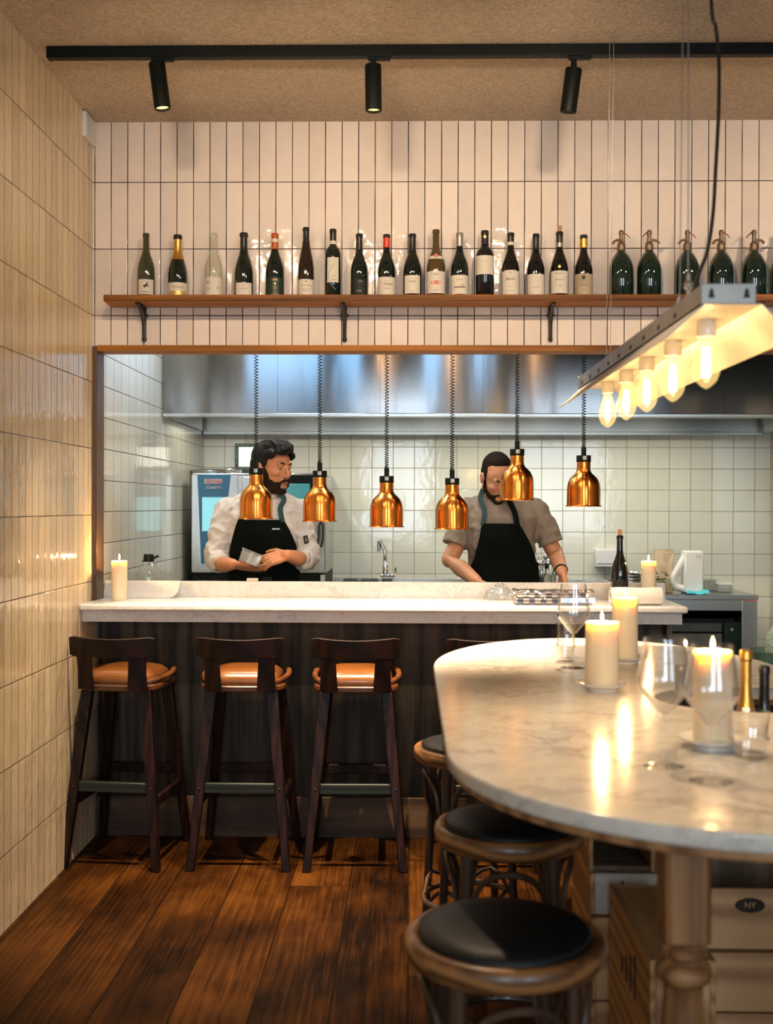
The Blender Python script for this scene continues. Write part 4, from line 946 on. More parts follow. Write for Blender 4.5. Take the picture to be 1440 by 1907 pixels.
# utensil pile by the hand of the second cook
for k, (px, py, r) in enumerate(((1005, 1084, .06), (1022, 1084, .055))):
    t_ = thing('utensil_tub', ['steel tub of whisks and spoons beside the taupe shirted cook', 'steel tub of utensils just left of his hand'][k], 'tub', (ax(px, 7.3+.2*k), 7.3+.2*k, WZ))
    x, y = ax(px, 7.3+.2*k), 7.3+.2*k
    MB().lathe([(0, 0), (r*.9, 0), (r, .11), (r*1.03, .112), (r*.97, .108), (r*.87, .004), (0, .004)], (x, y, WZ), 28, None, False).build('tub', M['chrome'], t_)
    for j in range(9):
        a = j*2.4+k; b = V((x+.02*cos(a), y+.02*sin(a), WZ+.02)); e = V((x+(.05+.03*rnd.random())*cos(a), y+.05*sin(a), WZ+.17+.07*rnd.random()))
        m = MB().tube([b, (b+e)/2, e], .003, 6)
        if j % 3: m.ell(e, (.014, .006, .020), None, 10, 8)
        else:
            for q in range(4):
                aa = pi*q/4; m.tube([e+V((.018*sin(pi*w_/8)*cos(aa), .018*sin(pi*w_/8)*sin(aa), -.03+.06*w_/8)) for w_ in range(9)], .0012, 4)
        m.build('utensil', M['black'] if j % 2 else M['chrome'], t_)
# kraft bag, herbs, canister, cloth, boxes
kb = thing('kraft_bag', 'cream kraft paper bag with a printed note on the worktop beside the white canister', 'paper bag', (ax(1236, 7.4), 7.4, WZ))
def kbP(u, v):
    z = WZ+.004+(az(1024, 7.4, 1240)-WZ)*u; a = 2*pi*v; sx = .062+.005*sin(7*u); sy = .045*(1-.75*u)
    return V((ax(1234, 7.4)+.012*u+sx*max(-1, min(1, 1.3*cos(a))), 7.4+sy*max(-1, min(1, 1.3*sin(a)))+.008*noise.noise(V((u*5, v*9, 0))), z)), V((cos(a), sin(a), 0))
b_ = MB().sheet(kbP, 14, 40, .001).build('paper', M['kraft'], kb)
for k in range(4):
    MB().box(ax(1236, 7.34), ax(1252-2*k, 7.34), 7.338, 7.3385, az(1033+4*k, 7.34, 1240)-.0015, az(1033+4*k, 7.34, 1240)+.0015).build('print', M['ink'], b_)
hb = thing('herb_bunch', 'bunch of green herbs in front of the kraft paper bag', 'herbs', (ax(1235, 7.3), 7.3, WZ))
lm = MB()
for k in range(46):
    c = V((ax(1230, 7.3)+rnd.uniform(-.07, .05), 7.3+rnd.uniform(-.05, .03), WZ+.01+rnd.random()*.13)); R_ = Matrix.Rotation(rnd.random()*6, 3, 'Z') @ Matrix.Rotation(rnd.uniform(-1, 1), 3, 'X')
    lm.ell(c, (.020, .009, .002), R_, 8, 6)
lm.build('leaves', simple('herb_green', (.06, .10, .04), .6), hb)
st_ = MB()
for k in range(8): st_.tube([(ax(1236, 7.3)-.05+.013*k, 7.3, WZ+.004), (ax(1236, 7.3)-.045+.012*k, 7.3-.01, WZ+.10)], .0015, 5)
st_.build('stems', simple('stem_green', (.12, .16, .06), .6), hb)
cn = thing('white_canister', 'large white plastic canister with a loop handle on the steel worktop', 'canister', (ax(1291, 7.35), 7.35, WZ))
cx0, cx1, cz1 = ax(1267, 7.3), ax(1311, 7.3), az(1026, 7.3, 1290)
m = MB(); m.prism([(cx0+.03, 7.29), (cx1, 7.29), (cx1, 7.41), (cx0+.03, 7.41)], WZ, cz1, 'xy'); m.build('body', M['white'], cn, bevel=.010)
m = MB().tube([at(1279, 1030, 7.34), at(1268, 1050, 7.34), at(1256, 1070, 7.34), at(1252, 1082, 7.34), at(1258, 1093, 7.34), at(1270, 1096, 7.34), at(1282, 1097, 7.34)], [.022, .022, .020, .022, .024, .024, .022], 12); m.build('handle', M['white'], cn)
put(text_mb('AZ', .03, .0006), 1302, 1036, 7.285).build('print', simple('pale_grey_print', (.45, .48, .42), .5), cn, smooth=False)
tag(MB().sheet(lambda u, v: (V((ax(1279, 7.24)+(ax(1321, 7.24)-ax(1279, 7.24))*u, 7.215+.09*v, WZ+.004+.020*sin(pi*v)**.5*(.5+.5*u)+.004*sin(9*u))), V((0, 0, 1))), 20, 12, .003).build('blue_cloth', M['blue']), 'bright blue cleaning cloth on the front edge of the steel worktop', 'cloth')
tag(MB().box(ax(1313, 7.6), ax(1333, 7.6), 7.56, 7.66, WZ, az(1079, 7.6, 1320)).build('grey_box', simple('grey_box', (.30, .33, .29), .5), bevel=.004), 'small grey box on the worktop, right of the white canister', 'box')
ct_ = thing('food_tub', 'low clear tub with a white lid at the right end of the steel worktop', 'tub', (ax(1349, 7.45), 7.45, WZ))
MB().box(ax(1337, 7.45), ax(1361, 7.45), 7.40, 7.50, WZ, az(1089, 7.45, 1350)).build('body', M['plastic'], ct_, bevel=.006)
MB().box(ax(1335, 7.45), ax(1363, 7.45), 7.395, 7.505, az(1089, 7.45, 1350)+.0005, az(1086.5, 7.45, 1350)+.002).build('lid', M['white'], ct_, bevel=.002)

# teal bowl with textured glass on a dark side cabinet at the right
sc_ = thing('side_cabinet', 'dark side cabinet right of the island table', 'cabinet', (1.9, 5.0, 0))
tb = at(1446, 1213, 4.75); ZB = tb.z-.14
MB().box(1.46, 2.3, 4.55, 5.05, 0, ZB-.02).build('body', M['black'], sc_, bevel=.004)
MB().box(1.45, 2.31, 4.54, 5.06, ZB-.0195, ZB).build('top', M['black'], sc_, bevel=.003)
bw_ = thing('teal_bowl', 'teal glass bowl at the right picture edge, beyond the island table', 'bowl', (tb.x, tb.y, ZB))
MB().lathe([(0, 0), (.05, 0), (.085, .05), (.108, .125), (.113, .14), (.117, .143), (.112, .146), (.104, .138), (.080, .05), (.045, .006), (0, .006)], (tb.x, tb.y, ZB), 40, None, False).build('bowl', M['tealglass'], bw_)
cv = thing('textured_glass_cover', 'pale teal hobnail textured glass standing in the teal bowl', 'glass cover', (tb.x+.03, tb.y, ZB+.01))
t = NT('teal_hobnail_glass'); o_ = t.obj()
vo = t.n('ShaderNodeTexVoronoi', {'Vector': o_, 'Scale': 150.0}); t.pr(Base_Color=t.ramp(vo.outputs[0], [(.2, (.16, .30, .27)), (.55, (.46, .62, .57))]), Roughness=.15)
t.bump(vo.outputs[0], .8, .004)
MB().lathe([(.052, 0), (.072, .05), (.080, .14), (.074, .19), (.050, .235), (.020, .262), (0, .268)], (tb.x+.035, tb.y, ZB+.012), 40, None, False).build('glass_body', t.m, cv)

# ================================================================ bar stools
def bar_stool():
    t = thing('bar_stool', '', 'bar stool', (0, 0, 0), 0, 'bar stools along the counter')
    SZ = .735
    out = rrect(-.178, .178, -.185, .185, .10, 10); inn = [(x*.9, y*.9) for x, y in out]
    m = MB().prism(out, SZ, SZ+.026, 'xy'); m.build('seat_frame', M['rimwood'], t, True, bevel=.006)
    # raised bent arms on both sides of the seat
    def arm(s):
        pts = []
        for k in range(13):
            a = RAD(-100+ k*11.5); pts.append((s*(.06+.122*cos(a*.82)), .02+.17*sin(a), SZ+.032+.030*max(0, (k-3)/9)))
        return pts
    for s in (-1, 1):
        MB().tube(arm(s), [.012]*10+[.013, .012, .009], 8).build('side_rail', M['rimwood'], t, True)
    ring = rrect(-.150, .150, -.155, .165, .08, 8); n = len(ring)
    vs = []; fs = []; lv = [(1.0, 0), (1.02, .016), (.97, .036), (.82, .052), (.55, .062), (.25, .066)]
    for s_, z in lv: vs += [V((x*s_, y*s_, SZ+.0265+z)) for x, y in ring]
    for i in range(len(lv)-1):
        for k in range(n): fs.append((i*n+k, i*n+(k+1) % n, (i+1)*n+(k+1) % n, (i+1)*n+k))
    vs.append(V((0, 0, SZ+.0265+.067))); fs += [((len(lv)-1)*n+k, (len(lv)-1)*n+(k+1) % n, len(vs)-1) for k in range(n)]; fs.append(tuple(reversed(range(n))))
    MB().add(vs, fs).build('seat_cushion', M['leather'], t, True, angle=60)
    # backrest : one bent board, wide crest and two posts
    def by(x, z): return -.222+1.25*x*x-(z-.80)*.12
    m = MB(); outline = lambda v: 1
    z0, z1 = .885, .968
    def crest(u, v):
        x = (-1+2*u)*.184; ed = 1-abs(-1+2*u); r = min(1, ed*7)**.5; c_ = (z0+z1)/2-.003; h = (z1-z0)/2
        zz = c_+(-1+2*v)*h*(.80+.20*r)+.010*(x/.184)**2*(v)-.005*v
        return V((x, by(x, zz)-.008, zz)), V((0, 1, 0))
    m.sheet(crest, 24, 6, .019)
    for s in (-1, 1):
        def post(u, v, s=s):
            z = .745+.150*u; ci = .082+.012*(1-u)-.018*sin(pi*u)*0; co = .150-.004*sin(pi*u)
            inner = .083-.010*(1-u)**1.0-.0; x = s*(inner+(co-inner)*v)
            return V((x, by(x, z)-.006, z)), V((0, 1, 0))
        m.sheet(post, 8, 5, .018)
    m.build('backrest', M['stoolwood'], t, True, bevel=.002)
    top = {(sx, sy): V((sx*.128, sy*.135, SZ)) for sx in (-1, 1) for sy in (-1, 1)}; foot = {k: V((k[0]*.200, k[1]*.218, 0)) for k in top}
    for k in top:
        a, b = foot[k], top[k]; m = MB(); w0, w1 = .017, .024; vs = []
        for p, w_ in ((a, w0), (b, w1)): vs += [p+V((sx*w_, sy*w_*.85, 0)) for sx, sy in ((-1, -1), (1, -1), (1, 1), (-1, 1))]
        m.add(vs, [(3, 2, 1, 0), (4, 5, 6, 7)]+[(i, (i+1) % 4, 4+(i+1) % 4, 4+i) for i in range(4)]); m.build('leg', M['stoolwood'], t, True, bevel=.004)
    def lg(k, z): return foot[k].lerp(top[k], z/SZ)
    for sy, z in ((-1, .335), (1, .335)):
        a, b = lg((-1, sy), z), lg((1, sy), z); MB().box(a.x, b.x, a.y-.010, a.y+.010, z-.021, z+.021).build('stretcher', M['teal_wood'] if sy < 0 else M['stoolwood'], t, True, bevel=.003)
    for sx in (-1, 1):
        a, b = lg((sx, -1), .27), lg((sx, 1), .27); MB().box(a.x-.010, a.x+.010, a.y, b.y, .25, .29).build('stretcher', M['stoolwood'], t, True, bevel=.003)
    for sx in (-1, 1):
        p = lg((sx, -1), .335); MB().ell(p+V((0, -.0165, 0)), .005, None, 8, 6).build('bolt', M['stud'], t, True)
    return t
M['teal_wood'] = wood('worn_dark_green_stretcher', (.004, .007, .006), (.013, .020, .017), 0, 1.5, .4, bump=.05)
bs = bar_stool()
bsl = [(238, RAD(-6), 'dark wooden bar stool with a tan leather seat next to the cream tiled wall'), (458, RAD(0), 'dark wooden bar stool with a tan seat, second from the tiled wall'),
       (664, RAD(1), 'dark wooden bar stool with a tan seat, third from the tiled wall'), (903, RAD(3), 'dark wooden bar stool mostly hidden behind the marble island table')]
for i, (px, rz, lb) in enumerate(bsl):
    o = bs if i == 0 else dup(bs); o.location = (ax(px, 4.86, 1500), 4.868, 0); o.rotation_euler.z = rz; o['label'] = lb

# ================================================================ round bentwood stools
def round_stool():
    t = thing('round_stool', '', 'stool', (0, 0, 0), 0, 'bentwood stools at the island table'); Z = .7195; q_ = .925
    MB().lathe([(.168, Z-.045), (.192, Z-.045), (.200, Z-.036), (.203, Z-.020), (.200, Z-.006), (.193, Z), (.180, Z+.001), (.172, Z-.004), (.168, Z-.010), (.168, Z-.045)], n=64, caps=False).build('seat_ring', M['bentwood'], t, True, angle=60)
    pad = MB().lathe([(0, Z-.03), (.1685, Z-.03), (.175, Z-.004), (.174, Z+.004), (.166, Z+.012), (.140, Z+.019), (.09, Z+.023), (0, Z+.025)], n=64, caps=False).build('seat_pad', M['bleather'], t, True, angle=70)
    m = MB()
    for k in range(72):
        a = 2*pi*k/72; m.ell((.1705*cos(a), .1705*sin(a), Z+.0075), (.0035, .0035, .0025), None, 6, 4)
    m.build('nail_heads', M['stud'], pad, True)
    ang = [RAD(45+90*k) for k in range(4)]
    def leg(a, z):
        u = 1-z/(Z-.04); r = .158+.012*u+.030*u*u; return V((r*cos(a), r*sin(a), z))
    for a in ang:
        MB().tube([leg(a, z) for z in (0, .12, .24, .36, .46, .56, .64, Z-.042)], [.0135, .014, .015, .016, .0165, .017, .018, .019], 12).build('leg', M['bentleg'], t, True)
    for k in range(4):
        a0, a1 = ang[k], ang[k]+RAD(90); pts = []
        p0, p1 = leg(a0, .46), leg(a1, .46)
        for i in range(17):
            u = i/16; s_ = sin(pi*u); am = a0+(a1-a0)*(.5-.5*cos(pi*u)*.80) ; r = .168
            z = .435+.205*s_**.45; pts.append(V((r*cos(am), r*sin(am), z)))
        pts[0] = p0*.93+V((0, 0, .46*.07)); pts[-1] = p1*.93+V((0, 0, .46*.07))
        MB().tube(pts, .0085, 8).build('arch_brace', M['bentleg'], t, True)
    pts = [(.165*cos(2*pi*k/40), .165*sin(2*pi*k/40), .215) for k in range(40)]
    MB().tube(pts, .0105, 8, closed=True).build('foot_ring', M['bentleg'], t, True)
    for k in range(4):
        a0 = ang[k]; p = [V((.160*cos(a0+s_), .160*sin(a0+s_), z)) for s_, z in ((-.55, .222), (-.25, .26), (0, .275), (.25, .26), (.55, .222))]
        MB().tube([q*1.0 for q in p], .007, 6).build('ring_brace', M['bentleg'], t, True)
    for o in [t]+list(t.children_recursive):
        if o.type == 'MESH':
            for v in o.data.vertices: v.co.x *= q_; v.co.y *= q_
    return t
rs = round_stool()
for i, (x, y, rz, lb) in enumerate(((.180, 2.106, .12, 'round bentwood stool with a black leather pad, nearest in the foreground'), (.252, 2.83, -.06, 'round bentwood stool with a black pad, second one under the table edge'),
                        (.205, 3.746, .2, 'round bentwood stool with a black pad, furthest along the island table'))):
    o = rs if i == 0 else dup(rs); o.location = (x, y, 0); o.rotation_euler.z = rz; o['label'] = lb

# ================================================================ island table
tbl = thing('island_table', 'long oval island table with a veined marble top on turned oak legs', 'table', (.64, 3.03, 0))
TX0, TX1, TY0, TY1 = .080, 1.196, 1.775, 4.43
def outline(d=0.0, n=40):
    "stadium-like outline: straight sides, deep rounded ends"
    cx = (TX0+TX1)/2; hw = (TX1-TX0)/2-d; pts = []
    for k in range(n+1):
        a = RAD(180+180*k/n); e = 2/1.92
        pts.append((cx+hw*math.copysign(abs(cos(a))**e, cos(a)), 2.388+(2.388-TY0-d)*math.copysign(abs(sin(a))**(2/2.0), sin(a))))
    for k in range(n+1):
        a = RAD(180*k/n); e = 2/1.88
        pts.append((cx+hw*math.copysign(abs(cos(a))**e, cos(a)), 3.62+(TY1-d-3.62)*math.copysign(abs(sin(a))**(2/2.0), sin(a))))
    return pts
HC = (.93, 3.035); hole = [(HC[0]+.273*cos(2*pi*k/48), HC[1]+.205*sin(2*pi*k/48)) for k in range(48)]
def slab(z0, z1, d, ease=.004):
    import bmesh
    o1 = outline(d); cu = bpy.data.curves.new('c', 'CURVE'); cu.dimensions = '2D'; cu.fill_mode = 'BOTH'; cu.extrude = (z1-z0)/2-ease; cu.bevel_depth = ease; cu.bevel_resolution = 2
    for P in (o1, hole):
        s = cu.splines.new('POLY'); s.points.add(len(P)-1); s.use_cyclic_u = True
        for i, (x, y) in enumerate(P): s.points[i].co = (x, y, 0, 1)
    cu.offset = -ease
    o = bpy.data.objects.new('c', cu); C.objects.link(o); dg = bpy.context.evaluated_depsgraph_get(); dg.update(); me = bpy.data.meshes.new_from_object(o.evaluated_get(dg))
    m = MB().add([V((v.co.x, v.co.y, v.co.z+(z0+z1)/2)) for v in me.vertices], [tuple(p.vertices) for p in me.polygons])
    bpy.data.objects.remove(o); bpy.data.curves.remove(cu); bpy.data.meshes.remove(me); return m
slab(TT-.032, TT, 0, .006).build('marble_top', M['marble_table'], tbl)
slab(TT-.048, TT-.0325, .012, .002).build('wood_underlay', M['oak_y'], tbl)
vs = []; n = 48
for s_, z in ((1.01, TT-.050), (1.0, TT-.29), (.0, TT-.29)): vs += [V((HC[0]+(x-HC[0])*s_, HC[1]+(y-HC[1])*s_, z)) for x, y in hole]
for s_, z in ((0, TT-.285), (.985, TT-.285), (.995, TT-.050)): vs += [V((HC[0]+(x-HC[0])*s_, HC[1]+(y-HC[1])*s_, z)) for x, y in hole]
fs = [(i*n+k, i*n+(k+1) % n, (i+1)*n+(k+1) % n, (i+1)*n+k) for i in range(5) for k in range(n)]+[(5*n+k, 5*n+(k+1) % n, (k+1) % n, k) for k in range(n)]
MB().add(vs, fs).build('wine_well', M['black'], tbl)
LEGP = [(.060, .90), (.060, .66), (.058, .648), (.048, .640), (.046, .630), (.054, .622), (.054, .610), (.046, .603), (.046, .596), (.062, .585), (.066, .572), (.062, .560), (.050, .552), (.046, .545), (.045, .52), (.050, .46), (.060, .38), (.068, .30), (.066, .22), (.052, .14), (.044, .10), (.056, .085), (.060, .07), (.050, .055), (.046, .0)]
LEGP = [(r*.92, max(0, 1.515-(1.515-z)*.913) if z > .06 else z*.5) for r, z in LEGP]
LEGP = [p for p in LEGP if p[1] > .2]+[(.044, .16), (.041, .12), (.052, .10), (.055, .08), (.046, .06), (.042, 0)]
for x, y in ((.512, 2.10), (.80, 2.10), (.64, 4.08)):
    lm = MB().lathe([(r*.86, z) for r, z in LEGP if z < .722][::1], (x, y, 0), 40)
    lo = lm.build('leg', M['oak_y'], tbl)
    MB().prism([(x+a*.043, y+b*.043) for a, b in ((1, .75), (.75, 1), (-.75, 1), (-1, .75), (-1, -.75), (-.75, -1), (.75, -1), (1, -.75))], .716, TT-.049, 'xy').build('leg_block', M['oak_y'], lo, bevel=.003)
MB().box(.48, .83, 2.045, 2.155, TT-.09, TT-.049).box(.60, .68, 2.156, 2.80, TT-.09, TT-.049).box(.60, .68, 3.27, 4.12, TT-.09, TT-.049).build('rail', M['oak_y'], tbl, bevel=.003)

# ---------------------------------------------------------------- things on the table
def saucer(x, y, label):
    t = thing('saucer', label, 'saucer', (x, y, TT), 0, 'white saucers under the candles')
    MB().lathe([(r*.92, z) for r, z in [(0, .003), (.040, .003), (.042, 0), (.046, 0), (.047, .005), (.066, .012), (.080, .020), (.0805, .022), (.079, .022), (.064, .0145), (.047, .009), (0, .008)]], n=56, caps=False).build('dish', M['porcelain'], t, True, angle=70); return t
def tY(py): return (CAMZ-TT)*F/(py-942+.0)
def table_candle(px, base, top, r, label, l2, power):
    Y = tY(base)+r*.9; x = ax(px, Y, base); saucer(x, Y, l2)
    return candle(x, Y, TT+.0085, r, az(top, Y, px)-TT-.0085, label, power)
table_candle(1121, 1287, 1158, .0465, 'lit pillar candle on a saucer left of centre on the island table', 'white saucer under the left candle of the island table', 10)
table_candle(1164, 1234, 1113, .042, 'tall lit pillar candle standing furthest back on the island table', 'white saucer under the furthest candle of the island table', 10)
table_candle(1327, 1394, 1212, .041, 'lit pillar candle behind two wine glasses, nearest on the island table', 'white saucer under the nearest candle of the island table', 13)
def wine_glass(x, y, H, Rb, label):
    t = thing('wine_glass', label, 'wine glass', (x, y, TT), 0, 'stemmed wine glasses on the island table')
    hs = .40*H
    MB().lathe([(0, 0), (.040, 0), (.041, .0012), (.030, .003), (.010, .006), (.0045, .014), (.0036, .03), (.0034, hs-.02), (.0042, hs-.004), (0, hs-.002)], n=32, caps=False).build('stem', M['glass'], t, True)
    P = [(.0, hs), (.010, hs+.003), (Rb*.62, hs+.030), (Rb*.93, hs+.050), (Rb, hs+.060), (Rb*.97, hs+.078), (Rb*.88, hs+.115), (Rb*.78, H-.01), (Rb*.76, H)]
    Pi = [(max(0, r-.0012), z+(.0012 if i < 4 else 0)) for i, (r, z) in enumerate(P)][::-1]
    MB().lathe(P+Pi, n=48, caps=False).build('bowl', M['glass'], t, True, angle=60)
    return t
def tg_(px, base, top, Rb, label):
    Y = tY(base)+.02; x = ax(px, Y, base); return wine_glass(x, Y, az(top, Y, px)-TT, Rb, label)
tg_(1068, 1243, 1087, .053, 'stemmed wine glass in front of the bar, furthest left on the island table')
tg_(1237, 1428, 1188, .053, 'large stemmed wine glass left of the nearest candle')
tg_(1325, 1456, 1200, .050, 'stemmed wine glass standing in front of the nearest candle')
def tumbler(px, base, top, r, label):
    Y = tY(base)+r; x = ax(px, Y, base); h = az(top, Y, px)-TT; t = thing('water_tumbler', label, 'tumbler', (x, Y, TT), 0, 'water tumblers on the island table')
    P = [(0, 0), (r*.80, 0), (r*.84, .006), (r*.80, h*.3), (r*.97, h*.42), (r*.84, h*.5), (r, h)]; Pi = [(0, .006), (r*.78, .009), (r*.77, h*.3), (r*.94, h*.42), (r*.81, h*.5), (r*.97, h)][::-1]
    MB().lathe(P+Pi, n=40, caps=False).build('glass_body', M['glass'], t, True, angle=50); return t
tumbler(1054, 1232, 1160, .033, 'water tumbler beside the furthest left wine glass')
tumbler(1396, 1413, 1325, .042, 'water tumbler at the right edge, in front of the wine well')
# bottles in the wine well
WZ0 = TT-.285+.001
def well_bottle(px, Y, top, kind, R, gm, label, **kw):
    H = az(top, Y, px)-WZ0
    return bottle(ax(px, Y, top), Y, WZ0, H, R, kind, gm, label, 'bottles in the wine well', **kw)
well_bottle(1390, 3.03, 1210, 'champ', .037, M['g_black'], 'champagne bottle with a gold foil neck in the wine well', cap=(M['gold'], .60))
well_bottle(1424, 3.10, 1240, 'burg', .035, M['g_black'], 'bottle with a black capsule in the wine well, beside the gold foil one', cap=(M['blackfoil'], .72))
well_bottle(1452, 3.00, 1246, 'burg', .035, M['g_redbrown'], 'bottle with a pale screw cap in the wine well, at the picture edge', cap=(M['silver'], .72))
well_bottle(1352, 3.12, 1238, 'bord', .035, M['g_black'], 'dark bottle in the wine well, mostly hidden by the nearest candle', cap=(M['blackfoil'], .78))
well_bottle(1268, 3.05, 1238, 'bord', .035, M['g_black'], 'bottle with a silver neck foil in the wine well, seen through the large wine glass', cap=(M['silver'], .78))

# ================================================================ wooden wine crates under the table
def crate(x0, x1, y0, y1, z0, z1, label, open_side=None, mark=None, mat='crate', mark2='crate_x'):
    t = thing('wine_crate', label, 'crate', ((x0+x1)/2, (y0+y1)/2, z0), 0, 'wooden wine crates under the table'); w_ = .012
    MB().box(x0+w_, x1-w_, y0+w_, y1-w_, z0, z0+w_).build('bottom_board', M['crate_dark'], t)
    MB().box(x0, x0+w_, y0, y1, z0, z1).build('side_board', M[mat], t, bevel=.0015)
    MB().box(x1-w_, x1, y0, y1, z0, z1).build('side_board', M[mat], t, bevel=.0015)
    fo = None
    if open_side != 'front': fo = MB().box(x0+w_+.0005, x1-w_-.0005, y0, y0+w_, z0, z1).build('end_board', M[mark2], t, bevel=.0015)
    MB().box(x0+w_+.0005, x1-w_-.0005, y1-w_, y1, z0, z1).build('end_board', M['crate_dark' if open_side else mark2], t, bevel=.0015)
    if open_side != 'top': MB().box(x0+w_+.0005, x1-w_-.0005, y0+w_+.0005, y1-w_-.0005, z1-w_, z1-.001).build('lid_board', M[mat], t)
    return t, fo
# left column, seen past the near stools
crate(.475, .65, 2.97, 3.30, .70-.145, .895, 'open pine crate standing right under the marble top, its inside dark', 'front')
c1, f1 = crate(.50, .72, 2.96, 3.28, .445, .552, 'pale flat crate with a slot in its end, under the open crate', mat='crate', mark2='whitecrate') if False else (None, None)
M['whitecrate'] = wood('whitewashed_crate_wood', (.42, .34, .27), (.60, .52, .44), 0, 1, .7)
c1, f1 = crate(.478, .72, 2.96, 3.30, .446, .553, 'whitewashed crate with a hand slot, topmost but one of the left stack', mark2='whitecrate')
MB().box(.560, .564, 2.956, 2.9595, .462, .535).build('hand_slot', M['ink'], f1)
crate(.48, .72, 2.95, 3.30, .225, .440, 'pine crate with a dark gap above it, in the middle of the left stack')
crate(.48, .72, 2.95, 3.30, .0, .219, 'pine crate standing on the floor at the bottom of the left stack')
c2, f2 = crate(.515, .655, 2.40, 2.88, .372, .552, 'tan pine crate behind the turned table leg, topmost of its pile')
crate(.515, .655, 2.42, 2.88, .188, .366, 'tan pine crate in the middle of the pile behind the turned leg')
crate(.515, .655, 2.42, 2.88, .0, .182, 'tan pine crate on the floor behind the turned leg')
for k in range(4):
    MB().box(.512, .5145, 2.55+.05*k, 2.556+.05*k, .40, .50-.02*k).build('scratch', M['ink'], c2)
for k, (za, zb, lb) in enumerate(((.335, .496, 'brown crate with a dark oval stamp on its end, topmost of the right stack'), (.168, .325, 'plain brown crate in the middle of the right stack'), (0, .162, 'plain brown crate on the floor, lowest of the right stack'))):
    cc, ff = crate(.74, 1.24, 3.02, 3.38, za, zb, lb, open_side='top' if k == 0 else None, mat='crate_x')
    if k == 0:
        MB().lathe([(0, 0), (.040, 0), (.040, .001), (0, .001)], (0, 0, 0), 32, Matrix.Translation((ax(1397, 3.02, 1686), 3.0198, az(1686, 3.02, 1397))) @ Matrix.Rotation(RAD(90), 4, 'X') @ Matrix.Diagonal((1, .5, 1, 1)).to_4x4()).build('stamp', simple('burnt_stamp', (.03, .018, .01), .8), ff)
        em = text_mb('NY', .022, .0006); cc_ = V((ax(1397, 3.02, 1686), 3.0180, az(1686, 3.02, 1397)))
        for v in em.v: v += cc_
        em.build('stamp_print', M['crate_x'], ff, smooth=False)

# ================================================================ hanging trough lamp with filament bulbs
tl = thing('trough_lamp', 'long hanging metal trough lamp with glowing filament bulbs above the island table', 'hanging lamp', (.70, 3.35, 1.88))
LY0, LY1 = 2.46, 4.23; lz0, lz1, lzt = 1.882, 1.955, 1.996; cxl = .697
SEC = [(cxl-.139, lz0), (cxl-.058, lz1), (cxl+.066, lz1), (cxl+.139, lz0)]
def refl():
    m = MB(); th = .0016; a = SEC; b = [(x+(.0012 if x < cxl else -.0012), z-th) for x, z in SEC]
    for i in range(3):
        if i == 1: continue
        p, q, p2, q2 = a[i], a[i+1], b[i], b[i+1]
        m.prism([p, q, q2, p2], LY0, LY1)
    m.prism([a[1], a[2], b[2], b[1]], LY0, LY1)
    return m
refl().build('reflector', M['whiteenamel'], tl, smooth=False)
# outer grey skin and top channel with end plates
m = MB(); 
for i in (0, 2):
    p, q = SEC[i], SEC[i+1]; n_ = (-.0012 if i == 0 else .0012)
    m.prism([(p[0]+n_, p[1]+.0006), (q[0]+n_, q[1]+.0006), (q[0]+n_*.1, q[1]+.0003), (p[0]+n_*.1, p[1]+.0003)], LY0, LY1)
m.build('outer_skin', M['galv'], tl, smooth=False)
MB().box(cxl-.066, cxl-.064, LY0, LY1, lz1+.0005, lzt).box(cxl+.050, cxl+.052, LY0, LY1, lz1+.0005, lzt).box(cxl-.064, cxl+.050, LY0, LY1, lzt-.002, lzt).build('top_channel', M['galv'], tl)
ep = MB().box(cxl-.066, cxl+.052, LY0-.004, LY0-.001, lz1, lzt+.002).build('end_plate', M['galv'], tl, bevel=.001)
MB().box(cxl-.066, cxl+.052, LY1+.001, LY1+.004, lz1, lzt+.002).build('end_plate', M['galv'], tl, bevel=.001)
for dx in (-.044, .032):
    MB().prism([(cxl+dx-.007, lz1+.012), (cxl+dx+.007, lz1+.012), (cxl+dx+.003, lz1+.032), (cxl+dx-.003, lz1+.032)], LY0-.0046, LY0-.0041).build('keyhole', M['ink'], ep)
m = MB()
for k in range(9):
    y = LY0+.22+.18*k; m.box(cxl-.0668, cxl-.0661, y, y+.03, lz1+.008, lz1+.020)
m.build('slots', M['ink'], tl)
def edison(y):
    b = MB(); z = 1.792
    b = MB().lathe([(0, 0), (.004, .001), (.012, .006), (.024, .018), (.0305, .034), (.032, .046), (.030, .062), (.024, .085), (.017, .106), (.0145, .116), (.0145, .122)], (cxl, y, z), 32, None, False)
    bo = b.build('bulb', M['bulbglass'], tl, angle=70)
    m = MB()
    for k in range(6):
        a = 2*pi*k/6; m.tube([(cxl+.006*cos(a), y+.006*sin(a), z+.095), (cxl+.010*cos(a+.3), y+.010*sin(a+.3), z+.06), (cxl+.008*cos(a+.5), y+.008*sin(a+.5), z+.028)], .0013, 5)
    m.build('filament', M['filament'], bo)
    MB().lathe([(.0145, .118), (.021, .122), (.023, .130), (.023, .150), (.020, .162), (0, .162)], (cxl, y, z), 24, None, False).build('socket', M['porcelain'], tl)
    light('bulb_light', 'POINT', (cxl, y, z+.055), 17, (1, .64, .30), bo, shadow_soft_size=.018)
for y in (2.665, 3.0, 3.33, 3.64, 3.98): edison(y)
